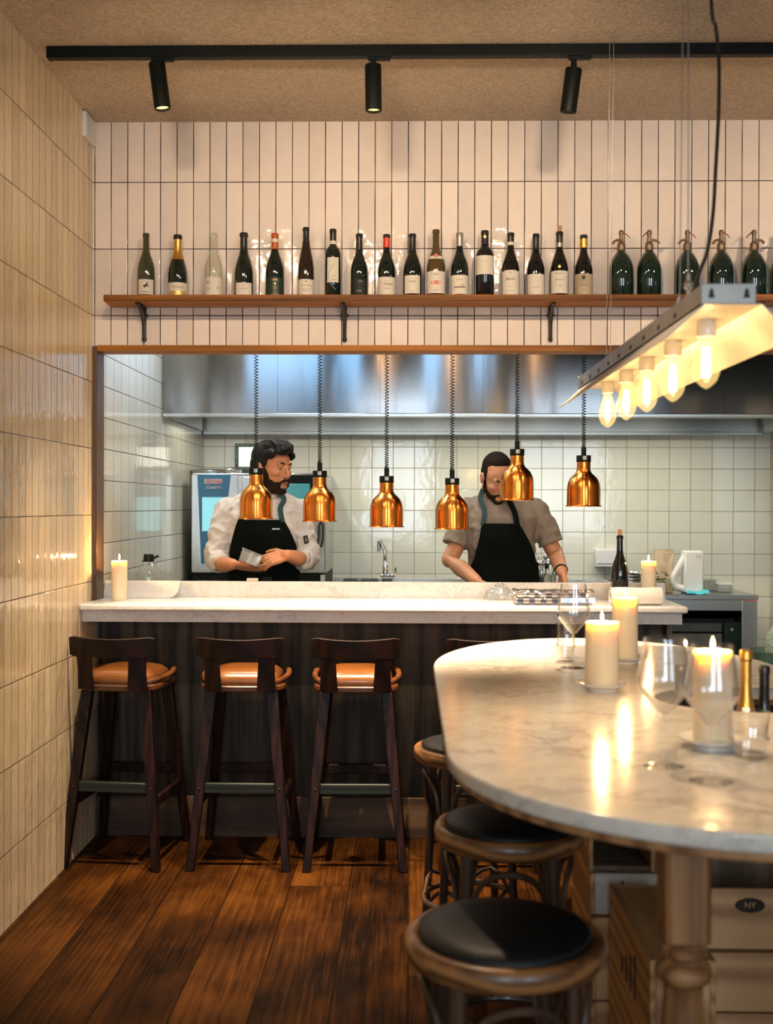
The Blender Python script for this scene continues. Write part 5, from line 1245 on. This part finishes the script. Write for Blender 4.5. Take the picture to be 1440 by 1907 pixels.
# suspension wires and power cord
hw = thing('suspension_wire', 'thin steel suspension wires holding the far end of the trough lamp', 'wire', (.74, 4.1, 2.0), 0, 'suspension wires of the trough lamp')
pA = at(1142, 642, 4.12); pA.x = .72; pA.z = lzt+.004
for dx in (-.004, .010): MB().tube([(.72+dx, 4.12, lzt+.03), (.728+dx, 4.12, ZC)], .0011, 5).build('wire', M['silver'], hw)
MB().lathe([(0, 0), (.008, 0), (.008, .012), (.005, .016), (.005, .030), (0, .032)], (.722, 4.12, lzt+.003), 12).build('gripper', M['chrome'], hw)
hw2 = thing('suspension_wire', 'thin steel suspension wires with a cable gripper at the near end of the trough lamp', 'wire', (.68, 2.76, 2.0), 0, 'suspension wires of the trough lamp')
xn = ax(1282, 2.76, 500)
MB().tube([(xn, 2.76, lzt+.07), (xn-.004, 2.76, ZC)], .0016, 5).build('wire', M['silver'], hw2)
MB().tube([(xn-.022, 2.76, lzt+.004), (xn-.020, 2.76, lzt+.06), (xn-.012, 2.76, ZC)], .0014, 5).build('wire', M['silver'], hw2)
MB().lathe([(0, 0), (.007, .002), (.007, .012), (.012, .016), (.012, .026), (.006, .032), (.006, .05), (0, .052)], (xn+.001, 2.76, lzt+.035), 12).build('gripper', M['chrome'], hw2)
MB().tube([(xn, 2.76, lzt+.04), (xn-.008, 2.76, lzt+.010), (xn-.020, 2.76, lzt+.003), (xn-.028, 2.76, lzt+.014), (xn-.020, 2.76, lzt+.03)], .0022, 6).build('hook', M['chrome'], hw2)
pc = [at(1325, 0, 2.9), at(1333, 50, 2.9), at(1339, 110, 2.9), at(1339, 200, 2.9), at(1334, 300, 2.9), at(1328, 400, 2.9), at(1317, 470, 2.88), at(1300, 515, 2.85), at(1282, 545, 2.84)]
def smooth_pts(P, n=8):
    out = []
    for i in range(len(P)-1):
        a, b, c, d = P[max(0, i-1)], P[i], P[i+1], P[min(len(P)-1, i+2)]
        for k in range(n):
            t_ = k/n; out.append(.5*((2*b)+(c-a)*t_+(2*a-5*b+4*c-d)*t_*t_+(3*b-a-3*c+d)*t_**3))
    out.append(P[-1]); return out
pc = [V((pc[0].x-.01, 2.9, ZC))]+pc; pc[-1].z = lzt+.003
tag(MB().tube(smooth_pts(pc), .0048, 8).build('power_cord', M['blackfoil']), 'black power cord hanging from the ceiling to the trough lamp', 'cord')

# ================================================================ the two cooks
def frame(f, up=(0, 0, 1)):
    "head frame: columns right-of-face, forward, up"
    f = V(f).normalized(); u = V(up); r = f.cross(u).normalized(); u = r.cross(f).normalized(); return r, f, u
def head_fn(c, fwd, up):
    r, f, u = frame(fwd, up); c = V(c)
    T = Matrix((r, f, u)).transposed()
    def H(a, b, d): return c+r*a+f*b+u*d
    return H, T
def head_shape(m, H, T, k=1.0):
    def E(p, q): m.ell(H(*[a*k for a in p]), tuple(a*k for a in q), T, 20, 14)
    E((0, -.014, .034), (.074, .094, .084)); E((0, .026, -.012), (.0635, .062, .090)); E((0, .026, .030), (.068, .058, .060))
    E((0, .030, -.072), (.052, .052, .036)); E((0, .066, -.099), (.022, .020, .016)); E((0, .020, -.060), (.060, .040, .040))
    for s in (-1, 1):
        E((s*.040, .058, -.020), (.022, .026, .018)); E((s*.030, .076, .027), (.022, .011, .008))
        m.ell(H(s*.077*k, -.006*k, -.008*k), (.008*k, .018*k, .031*k), T, 12, 10); m.ell(H(s*.083*k, -.012*k, .004*k), (.006*k, .016*k, .020*k), T, 12, 8)
        E((s*.0105, .098, -.034), (.0072, .009, .007))
        E((s*.031, .0775, .0135), (.017, .009, .0042)); E((s*.031, .0755, -.005), (.017, .009, .004))
    m.limb([H(0, .080*k, .022*k), H(0, .094*k, 0), H(0, .106*k, -.025*k), H(0, .101*k, -.033*k)], [.0080*k, .0078*k, .0098*k, .0080*k])
    E((0, .084, -.056), (.026, .012, .010)); E((0, .078, -.080), (.026, .014, .014))
def hand(m, W, fwd, nrm, thumb, curl=(25, 35, 25), L=1.0, spread=3, tcurl=20, fingers=None):
    "palm and five separate fingers: W wrist, fwd hand direction, nrm the way the palm faces, thumb side +1/-1"
    f = V(fwd).normalized(); n = (V(nrm)-f*V(nrm).dot(f)).normalized(); s = f.cross(n)*thumb; W = V(W)
    offs = [.030, .010, -.010, -.028]; lens = [.074, .082, .077, .060]; mc = [.088, .091, .087, .080]
    for i in range(4):
        k = W+f*mc[i]*L+s*offs[i]*L
        m.limb([W+s*offs[i]*.55*L, W+f*.045*L+s*offs[i]*.85*L, k], [.0145*L, .0145*L, .0108*L], 10)
        d = (f+s*math.tan(RAD(spread*(1.5-i)))).normalized(); p = k; R = [.0098*L, .0088*L, .0078*L, .0068*L]; pts = [p]; ang = 0
        cc = curl if fingers is None else fingers[i]
        for j, fr in enumerate((.45, .30, .25)):
            ang += RAD(cc[j]); dd = d*cos(ang)+n*sin(ang); p = p+dd*(lens[i]*fr*L); pts.append(p)
        m.limb(pts, R, 10)
    b = W+f*.018*L+s*.022*L; d1 = (s*.75+f*.65+n*.25).normalized(); d2 = (s*.30+f*.85+n*math.tan(RAD(tcurl))).normalized()
    m.limb([b, b+d1*.042*L, b+d1*.042*L+d2*.032*L, b+d1*.042*L+d2*.032*L+(d2+n*.3).normalized()*.024*L], [.0165*L, .0125*L, .0105*L, .0085*L], 10)
def loft(m, rings, n=32, e=2.0):
    vs = []; fs = []
    for (z, cx, cy, rx, ry) in rings:
        for k in range(n):
            a = 2*pi*k/n; vs.append(V((cx+rx*math.copysign(abs(sin(a))**(2/e), sin(a)), cy-ry*math.copysign(abs(cos(a))**(2/e), cos(a)), z)))
    for i in range(len(rings)-1):
        for k in range(n): fs.append((i*n+k, i*n+(k+1) % n, (i+1)*n+(k+1) % n, (i+1)*n+k))
    fs += [tuple(reversed(range(n))), tuple(range((len(rings)-1)*n, len(rings)*n))]; return m.add(vs, fs)
def ring_at(rings, z):
    for a, b in zip(rings, rings[1:]):
        if a[0] <= z <= b[0]:
            u = (z-a[0])/(b[0]-a[0]); return [a[i]+(b[i]-a[i])*u for i in range(5)]
    return list(rings[0] if z < rings[0][0] else rings[-1])
def front_pt(rings, z, a, off):
    _, cx, cy, rx, ry = ring_at(rings, z); e = 2.3
    p = V((cx+(rx+off)*math.copysign(abs(sin(a))**(2/e), sin(a)), cy-(ry+off)*abs(cos(a))**(2/e), z)); return p
def folds(amp, f1=9, seed=0):
    def g(p):
        a = noise.noise(V((p.x*f1+seed, p.y*f1, p.z*f1*.7))); b = 1-abs(noise.noise(V((p.x*f1*1.5+p.z*9, p.y*f1*1.5, p.z*f1*1.6-p.x*7+seed))))*3.2
        c = 1-abs(noise.noise(V((p.x*f1*3-p.z*16, p.y*f1*3, p.z*f1*2.4+seed*2))))*3
        return amp*(.5*a+.55*max(b, -.6)+.28*max(c, -.5)-.25)
    return g
def apron(t, rings, prof, straps, mat, off=.020, amp=.003):
    "prof: list of (z, a_left, a_right) half angles of the cloth on the chest"
    zs = [p[0] for p in prof]
    def P(u, v):
        z = zs[0]+(zs[-1]-zs[0])*u
        for a, b in zip(prof, prof[1:]):
            if a[0] <= z <= b[0]+1e-9:
                w_ = (z-a[0])/(b[0]-a[0]); al = a[1]+(b[1]-a[1])*w_; ar = a[2]+(b[2]-a[2])*w_; break
        an = -al+(al+ar)*v; p = front_pt(rings, z, an, off+amp*noise.noise(V((v*5, z*7, 3))))
        return p, V((sin(an), -cos(an), 0))
    MB().sheet(P, 50, 44, .004).build('apron', mat, t)
    for pts, w_, m_ in straps:
        P_ = smooth_pts([V(p) for p in pts], 6); m = MB(); vs = []; n_ = len(P_)
        for i, p in enumerate(P_):
            d = (P_[min(n_-1, i+1)]-P_[max(0, i-1)]).normalized(); sd = d.cross(V((0, -1, .15))).normalized()
            nn = sd.cross(d).normalized()
            vs += [p+sd*w_/2, p-sd*w_/2, p-sd*w_/2+nn*.003, p+sd*w_/2+nn*.003]
        fs = [(i*4+k, i*4+(k+1) % 4, (i+1)*4+(k+1) % 4, (i+1)*4+k) for i in range(n_-1) for k in range(4)]+[(3, 2, 1, 0), tuple(range(4*n_-4, 4*n_))]
        m.add(vs, fs); m.build('apron_strap', m_, t)
def eyes(t, H, T, look=(0, 0), k=1.0):
    for s in (-1, 1):
        c = H(s*.031*k, .0712*k, .0035*k); e = MB().ell(c, .0118*k, T, 16, 12).build('eye', M['eyewhite'], t)
        MB().ell(H(s*.031*k+look[0], (.0712+.0088)*k, .0035*k+look[1]), (.0052*k, .004*k, .0052*k), T, 12, 8).build('iris', M['iris'], e)
def brows(t, H, hm, k=1.0, z=.026):
    for s in (-1, 1):
        MB().tube([H(s*.014*k, .0925*k, (z-.001)*k), H(s*.030*k, .0895*k, (z+.005)*k), H(s*.046*k, .076*k, (z+.001)*k)], [.0030*k, .0040*k, .0020*k], 8, flat=1).build('eyebrow', hm, t)

# ---- cook in white jacket
Y1 = 5.74
c1 = thing('person', 'dark haired bearded person in white chef jacket and black apron holding a clear tub', 'person', (ax(495, Y1), Y1, 0))
HC1 = at(508, 872, 5.70); fw1 = (.80, -.60, -.10); H1, T1 = head_fn(HC1, fw1, (.10, -.05, 1)); k1 = 1.06
def q(px, py, Y): return at(px, py, Y)
tor1 = [(q(0, 1160, Y1).z, ax(492, Y1), Y1+.01, .165, .125), (q(0, 1100, Y1).z, ax(492, Y1), Y1, .160, .120), (q(0, 1040, Y1).z, ax(494, Y1), Y1-.005, .172, .125), (q(0, 990, Y1).z, ax(494, Y1), Y1-.01, .185, .130),
        (q(0, 955, Y1).z, ax(493, Y1), Y1-.005, .195, .120), (q(0, 932, Y1).z, ax(494, Y1), Y1, .165, .095), (q(0, 918, Y1).z, ax(500, Y1), Y1, .090, .065)]
shL, shR = q(422, 946, Y1), q(562, 950, Y1); elL, elR = q(402, 1046, 5.66), q(574, 1046, 5.66); wrL, wrR = q(434, 1051, 5.50), q(534, 1034, 5.50)
body = MB(); head_shape(body, H1, T1, k1)
body.limb([q(497, 935, Y1+.02), H1(0, -.022, -.075)], [.062, .056], 16)
loft(body, [(0.78, tor1[0][1], Y1+.02, .16, .12)]+[(z, x, y, a-.016, b-.016) for z, x, y, a, b in tor1], 28)
for s, kx in ((-1, -.09), (1, .09)):
    body.limb([V((tor1[0][1]+kx, Y1+.02, .88)), V((tor1[0][1]+kx*1.1, Y1, .48)), V((tor1[0][1]+kx*1.2, Y1+.03, .08))], [.085, .058, .042])
    body.limb([V((tor1[0][1]+kx*1.2, Y1+.03, .05)), V((tor1[0][1]+kx*1.4, Y1-.14, .04))], [.045, .038])
body.limb([shL+V((.022, .0, -.022)), elL, (elL+wrL)/2+V((0, 0, -.008)), wrL], [.045, .043, .042, .028], 16); body.limb([shR+V((-.022, 0, -.022)), elR, (elR+wrR)/2, wrR], [.045, .043, .041, .028], 16)
# image-left hand lies palm up under the tub, thumb up its side; image-right hand reaches over from the right
hand(body, wrL, (.97, -.12, -.16), (.0, .45, .9), -1, fingers=[(4, 10, 12), (6, 12, 12), (8, 12, 12), (8, 14, 14)], tcurl=70, L=.95)
hand(body, wrR, (-.93, -.12, -.26), (-.10, .80, -.58), -1, fingers=[(4, 8, 8), (14, 12, 10), (20, 14, 10), (24, 18, 12)], tcurl=14, L=.95)
bo1 = body.build('body', M['skin'], c1); fuse(bo1, .0042, 2)
eyes(c1, H1, T1, (.003, 0), k1); brows(c1, H1, M['hair'], k1)
for s in (-1, 1): MB().ell(H1(s*.031*k1, .0728*k1, .0085*k1), (.0140*k1, .0112*k1, .0078*k1), T1, 14, 10).build('eyelid', M['skin'], c1)
m = MB(); m.ell(H1(0, .0955*k1, -.060*k1), (.018, .006, .0035), T1, 14, 8); m.ell(H1(0, .0935*k1, -.068*k1), (.016, .0065, .0042), T1, 14, 8); m.build('lips', M['lips'], c1)
bd = MB()
def EB(p, r_): bd.ell(H1(*[a*k1 for a in p]), tuple(a*k1 for a in r_), T1, 20, 12)
EB((0, .030, -.080), (.0575, .057, .040)); EB((0, .066, -.103), (.030, .026, .022)); EB((0, .022, -.064), (.0655, .046, .038))
for s in (-1, 1): EB((s*.060, .012, -.045), (.010, .026, .040)); EB((s*.068, .006, -.010), (.005, .010, .030))
for s in (-1, 1): bd.limb([H1(s*.004*k1, .1005*k1, -.0495*k1), H1(s*.018*k1, .095*k1, -.052*k1), H1(s*.030*k1, .083*k1, -.066*k1), H1(s*.030*k1, .080*k1, -.080*k1)], [.0055, .0062, .006, .006])
b_ = bd.build('beard', M['beard'], c1); fuse(b_, .004, 2, lambda p: .0015*noise.noise(p*160))
hr = MB()
def EH(p, r_): hr.ell(H1(*[a*k1 for a in p]), tuple(a*k1 for a in r_), T1, 20, 14)
EH((0, -.030, .050), (.084, .092, .088)); EH((0, -.052, .012), (.079, .070, .078)); EH((.0, .010, .100), (.070, .078, .036)); EH((.006, .050, .096), (.060, .046, .030)); EH((.020, .070, .088), (.046, .032, .022))
EH((0, -.080, -.020), (.062, .040, .060))
for s in (-1, 1): EH((s*.074, .002, .030), (.010, .026, .034)); EH((s*.070, .040, .066), (.012, .036, .024))
for j in range(13):      # swept locks of the fringe
    a = -.058+.0092*j; r1 = noise.noise(V((j*1.7, .3, 0)))*.004; r2 = noise.noise(V((j*.8, 4, 1)))*.010
    hr.limb([H1(a*.8, -.03, .128+r1), H1(a*.95, .030, .137+r1-.03*abs(a)), H1(a+.012, .078+r2, .120+r1*.5), H1(a+.024, .100+r2, .088+r2-.12*abs(a))], [.012, .012, .009, .004])
h_ = hr.build('hair', M['hair'], c1)
fuse(h_, .0042, 7, lambda p: .0016*noise.noise(V((p.x*35, p.y*35, p.z*130)))*.5)
# jacket
jk = MB(); loft(jk, [(z, x, y, a, b) for z, x, y, a, b in tor1], 32, 2.2)
jk.limb([q(450, 942, Y1), shL+V((.01, 0, -.012)), (shL+elL)/2, elL+V((0, .005, .022))], [.058, .068, .062, .058], 18)
jk.limb([q(530, 942, Y1), shR+V((-.01, 0, -.012)), (shR+elR)/2, elR+V((0, .005, .022))], [.056, .066, .060, .056], 18)
cfL = elL.lerp(wrL, .22); cfR = elR.lerp(wrR, .20)
jk.limb([elL+V((0, .004, .016)), cfL+V((0, 0, .004))], [.057, .052], 18); jk.limb([elR+V((0, .004, .016)), cfR+V((0, 0, .004))], [.056, .050], 18)
j_ = jk.build('chef_jacket', M['jacket'], c1); fuse(j_, .006, 3, folds(.0125, 9.5, 2.0))
for a, b in ((cfL, elL), (cfR, elR)):     # rolled cuffs
    d = (a-b).normalized(); c_ = a+V((0, 0, .004)); T_ = d.to_track_quat('Z', 'Y').to_matrix().to_4x4()
    MB().lathe([(.050, -.020), (.056, -.018), (.059, -.004), (.058, .010), (.053, .016), (.047, .010), (.046, -.015)], tuple(c_), 28, T_, False).build('rolled_cuff', M['jacket'], c1, angle=80)
cl = MB()
Tn = V((.12, -.25, 1)).normalized().to_track_quat('Z', 'Y').to_matrix().to_4x4()
cl.lathe([(.086, -.030), (.078, -.008), (.068, .016), (.066, .018), (.072, -.010), (.080, -.030)], tuple(q(500, 921, Y1-.005)), 36, Tn, False); cl.build('collar', M['jacket'], c1, angle=80)
zt1, zb1 = q(0, 966, Y1).z, tor1[0][0]
apron(c1, tor1, [(zb1, 1.35, 1.45), (q(0, 1060, Y1).z, 1.2, 1.3), (q(0, 1020, Y1).z, .92, 1.02), (zt1, .52, .50)],
      [([front_pt(tor1, zt1-.01, .46, .023), front_pt(tor1, q(0, 945, Y1).z, .42, .022), q(529, 930, Y1-.105), q(519, 914, Y1-.062), q(511, 905, Y1+.02)], .026, M['teal']),
       ([front_pt(tor1, zt1-.01, -.46, .023), front_pt(tor1, q(0, 945, Y1).z, -.34, .022), q(474, 926, Y1-.095), q(480, 912, Y1-.04)], .026, M['apron'])], M['apron'])
tr_ = MB(); loft(tr_, [(.80, tor1[0][1], Y1+.02, .165, .125), (.95, tor1[0][1], Y1+.01, .168, .128)], 24)
for kx in (-.09, .09): tr_.limb([V((tor1[0][1]+kx, Y1+.02, .88)), V((tor1[0][1]+kx*1.1, Y1, .48)), V((tor1[0][1]+kx*1.2, Y1+.03, .12))], [.095, .072, .062])
fuse(tr_.build('trousers', M['trouser'], c1), .010, 3)
MB().box(-.019, .019, -.001, .001, -.0035, .0035, Matrix.Translation(front_pt(tor1, q(0, 982, Y1).z, .30, .029)) @ Matrix.Rotation(.15, 4, 'Z')).build('name_tag', M['silver'], c1)
bg_ = MB().box(-.013, .013, -.002, .002, -.020, .020, Matrix.Translation(q(570, 1005, 5.615)) @ Matrix.Rotation(.75, 4, 'Z') @ Matrix.Rotation(-.25, 4, 'Y')).build('sleeve_patch', M['ink'], c1)
MB().box(-.006, .006, -.003, .001, -.010, .010, Matrix.Translation(q(570, 1005, 5.614)) @ Matrix.Rotation(.75, 4, 'Z') @ Matrix.Rotation(-.25, 4, 'Y')).build('patch_mark', M['silver'], bg_)

# clear tub held in both hands
tubt = thing('plastic_tub', 'clear plastic tub held by the dark haired cook', 'tub', tuple(q(468, 1046, 5.45)))
Tt = Matrix.Translation(q(467, 1041, 5.455)) @ Matrix.Rotation(RAD(22), 4, 'Y') @ Matrix.Rotation(RAD(-14), 4, 'X')
def tubP(sx, sy, z): return Tt @ V((sx, sy, z))
m = MB(); ly = [(.048, .034, -.030), (.054, .038, .028), (.058, .042, .029), (.058, .042, .032), (.052, .036, .031), (.046, .032, -.027)]
vs = []; 
for a, b, z in ly:
    for x, y in rrect(-a, a, -b, b, .012, 4): vs.append(tubP(x, y, z))
n = 20; fs = [(i*n+k, i*n+(k+1) % n, (i+1)*n+(k+1) % n, (i+1)*n+k) for i in range(5) for k in range(n)]+[tuple(reversed(range(n))), tuple(range(5*n, 6*n))]
m.add(vs, fs).build('tub_body', M['plastic'], tubt)
m = MB()
for x in (-.006, .004): m.box(x-.0012, x+.0012, -.0395, -.036, -.028, .027, Tt)
m.build('ribs', M['white'], tubt)

# ---- cook in taupe T-shirt
Y2 = 5.86
c2p = thing('person', 'person with cropped hair in a taupe T-shirt and dark apron, looking down', 'person', (ax(930, Y2), Y2, 0))
HC2 = at(926, 889, Y2-.09); fw2 = (.26, -.80, -.52); H2, T2 = head_fn(HC2, fw2, (.12, -.5, 1)); k2 = 1.0
tor2 = [(q(0, 1160, Y2).z, ax(932, Y2), Y2+.03, .175, .135), (q(0, 1085, Y2).z, ax(934, Y2), Y2+.01, .178, .135), (q(0, 1040, Y2).z, ax(934, Y2), Y2, .172, .130), (q(0, 995, Y2).z, ax(934, Y2), Y2-.02, .178, .130),
        (q(0, 960, Y2).z, ax(936, Y2), Y2-.02, .190, .120), (q(0, 935, Y2).z, ax(935, Y2), Y2, .165, .095), (q(0, 918, Y2).z, ax(928, Y2), Y2, .085, .062)]
sL, sR = q(872, 947, Y2), q(1000, 948, Y2); eL, eR = q(838, 1042, Y2-.06), q(1034, 1030, Y2-.03); wL, wR = q(888, 1082, 5.62), q(1047, 1066, 5.66)
body = MB(); head_shape(body, H2, T2, k2)
body.limb([q(922, 938, Y2+.01), H2(0, -.030, -.070)], [.064, .058], 16)
loft(body, [(.78, tor2[0][1], Y2+.03, .17, .13)]+[(z, x, y, a-.014, b-.014) for z, x, y, a, b in tor2], 28)
for kx in (-.095, .095):
    body.limb([V((tor2[0][1]+kx, Y2+.03, .88)), V((tor2[0][1]+kx*1.1, Y2+.01, .48)), V((tor2[0][1]+kx*1.2, Y2+.05, .08))], [.088, .060, .044])
    body.limb([V((tor2[0][1]+kx*1.2, Y2+.04, .05)), V((tor2[0][1]+kx*1.4, Y2-.13, .04))], [.045, .038])
body.limb([sL+V((.022, .0, -.022)), eL, eL.lerp(wL, .4), wL], [.045, .044, .043, .029], 16); body.limb([sR+V((-.022, 0, -.022)), eR, eR.lerp(wR, .4), wR], [.045, .043, .040, .028], 16)
hand(body, wL, (.85, -.35, -.35), (.1, -.3, -1), 1, fingers=[(20, 30, 20)]*4)
hand(body, wR, (.10, -.35, -.75), (-.85, -.2, -.1), 1, fingers=[(38, 46, 26), (44, 50, 28), (50, 54, 30), (56, 56, 30)], tcurl=45, L=.95)
fuse(body.build('body', M['skin2'], c2p), .0042, 2)
eyes(c2p, H2, T2, (0, -.003), k2); brows(c2p, H2, M['hair2'], k2)
for s in (-1, 1): MB().ell(H2(s*.031, .0755, .0065), (.0135, .0105, .0095), T2, 14, 10).build('eyelid', M['skin2'], c2p)
m = MB(); m.ell(H2(0, .0930, -.058), (.018, .006, .0035), T2, 14, 8); m.ell(H2(0, .0905, -.065), (.016, .006, .004), T2, 14, 8); m.build('lips', M['lips'], c2p)
bd = MB()
def EB2(p, r_): bd.ell(H2(*p), r_, T2, 20, 12)
EB2((0, .030, -.078), (.0560, .0555, .038)); EB2((0, .066, -.101), (.027, .024, .020)); EB2((0, .022, -.062), (.0635, .044, .036))
for s in (-1, 1): EB2((s*.060, .010, -.045), (.008, .024, .036)); EB2((s*.067, .004, -.008), (.004, .009, .030))
for s in (-1, 1): bd.limb([H2(s*.004, .098, -.0490), H2(s*.018, .092, -.051), H2(s*.029, .081, -.064), H2(s*.030, .078, -.078)], [.0042, .0048, .005, .005])
fuse(bd.build('beard', M['beard'], c2p), .004, 2, lambda p: .001*noise.noise(p*160))
hr = MB()
def EH2(p, r_): hr.ell(H2(*p), r_, T2, 20, 14)
EH2((0, -.026, .042), (.0770, .0880, .083)); EH2((0, -.050, .005), (.070, .062, .070)); EH2((0, .004, .086), (.056, .048, .036))
for s in (-1, 1): EH2((s*.069, .000, .030), (.008, .022, .036))
fuse(hr.build('hair', M['hair2'], c2p), .004, 2, lambda p: .0008*noise.noise(p*200))
ts = MB(); loft(ts, tor2, 32, 2.2)
mL, mR = sL.lerp(eL, .72), sR.lerp(eR, .78)
ts.tube([q(895, 944, Y2), sL+V((.008, 0, -.012)), (sL+mL)/2, mL], [.058, .067, .066, .070], 20); ts.ell(sL+V((.006, 0, -.010)), .066); ts.ell(q(895, 944, Y2), .056)
ts.tube([q(975, 944, Y2), sR+V((-.008, 0, -.012)), (sR+mR)/2, mR], [.058, .067, .065, .068], 20); ts.ell(sR+V((-.006, 0, -.010)), .066); ts.ell(q(975, 944, Y2), .056)
fuse(ts.build('t_shirt', M['tshirt'], c2p), .006, 3, folds(.009, 8, 5.0))
cl = MB(); Tn = V((.06, -.35, 1)).normalized().to_track_quat('Z', 'Y').to_matrix().to_4x4()
cl.lathe([(.084, -.026), (.075, -.006), (.071, 0), (.068, -.006), (.078, -.026)], tuple(q(924, 921, Y2-.01)), 36, Tn, False); cl.build('collar', M['tshirt'], c2p, angle=80)
zt2, zb2 = q(0, 971, Y2).z, tor2[0][0]
apron(c2p, tor2, [(zb2, 1.35, 1.5), (q(0, 1070, Y2).z, 1.15, 1.35), (q(0, 1035, Y2).z, .80, 1.0), (q(0, 1000, Y2).z, .62, .62), (zt2, .52, .30)],
      [([front_pt(tor2, zt2-.01, -.50, .023), front_pt(tor2, q(0, 950, Y2).z, -.46, .022), q(895, 930, Y2-.095), q(899, 914, Y2-.050), q(905, 905, Y2+.02)], .026, M['teal']),
       ([front_pt(tor2, zt2-.01, .26, .023), front_pt(tor2, q(0, 950, Y2).z, .20, .023), q(948, 932, Y2-.115), q(944, 918, Y2-.070)], .028, M['apron'])], M['apron'])
tr_ = MB(); loft(tr_, [(.80, tor2[0][1], Y2+.03, .175, .135), (.95, tor2[0][1], Y2+.02, .176, .136)], 24)
for kx in (-.095, .095): tr_.limb([V((tor2[0][1]+kx, Y2+.03, .88)), V((tor2[0][1]+kx*1.1, Y2+.01, .48)), V((tor2[0][1]+kx*1.2, Y2+.05, .12))], [.098, .074, .064])
fuse(tr_.build('trousers', M['trouser'], c2p), .010, 3)
Tw = (wR-eR).normalized().to_track_quat('Z', 'Y').to_matrix().to_4x4()
MB().lathe([(.031, -.006), (.034, -.005), (.034, .005), (.031, .006)], tuple(wR.lerp(eR, .12)), 24, Tw, False).build('wrist_band', M['black'], c2p)
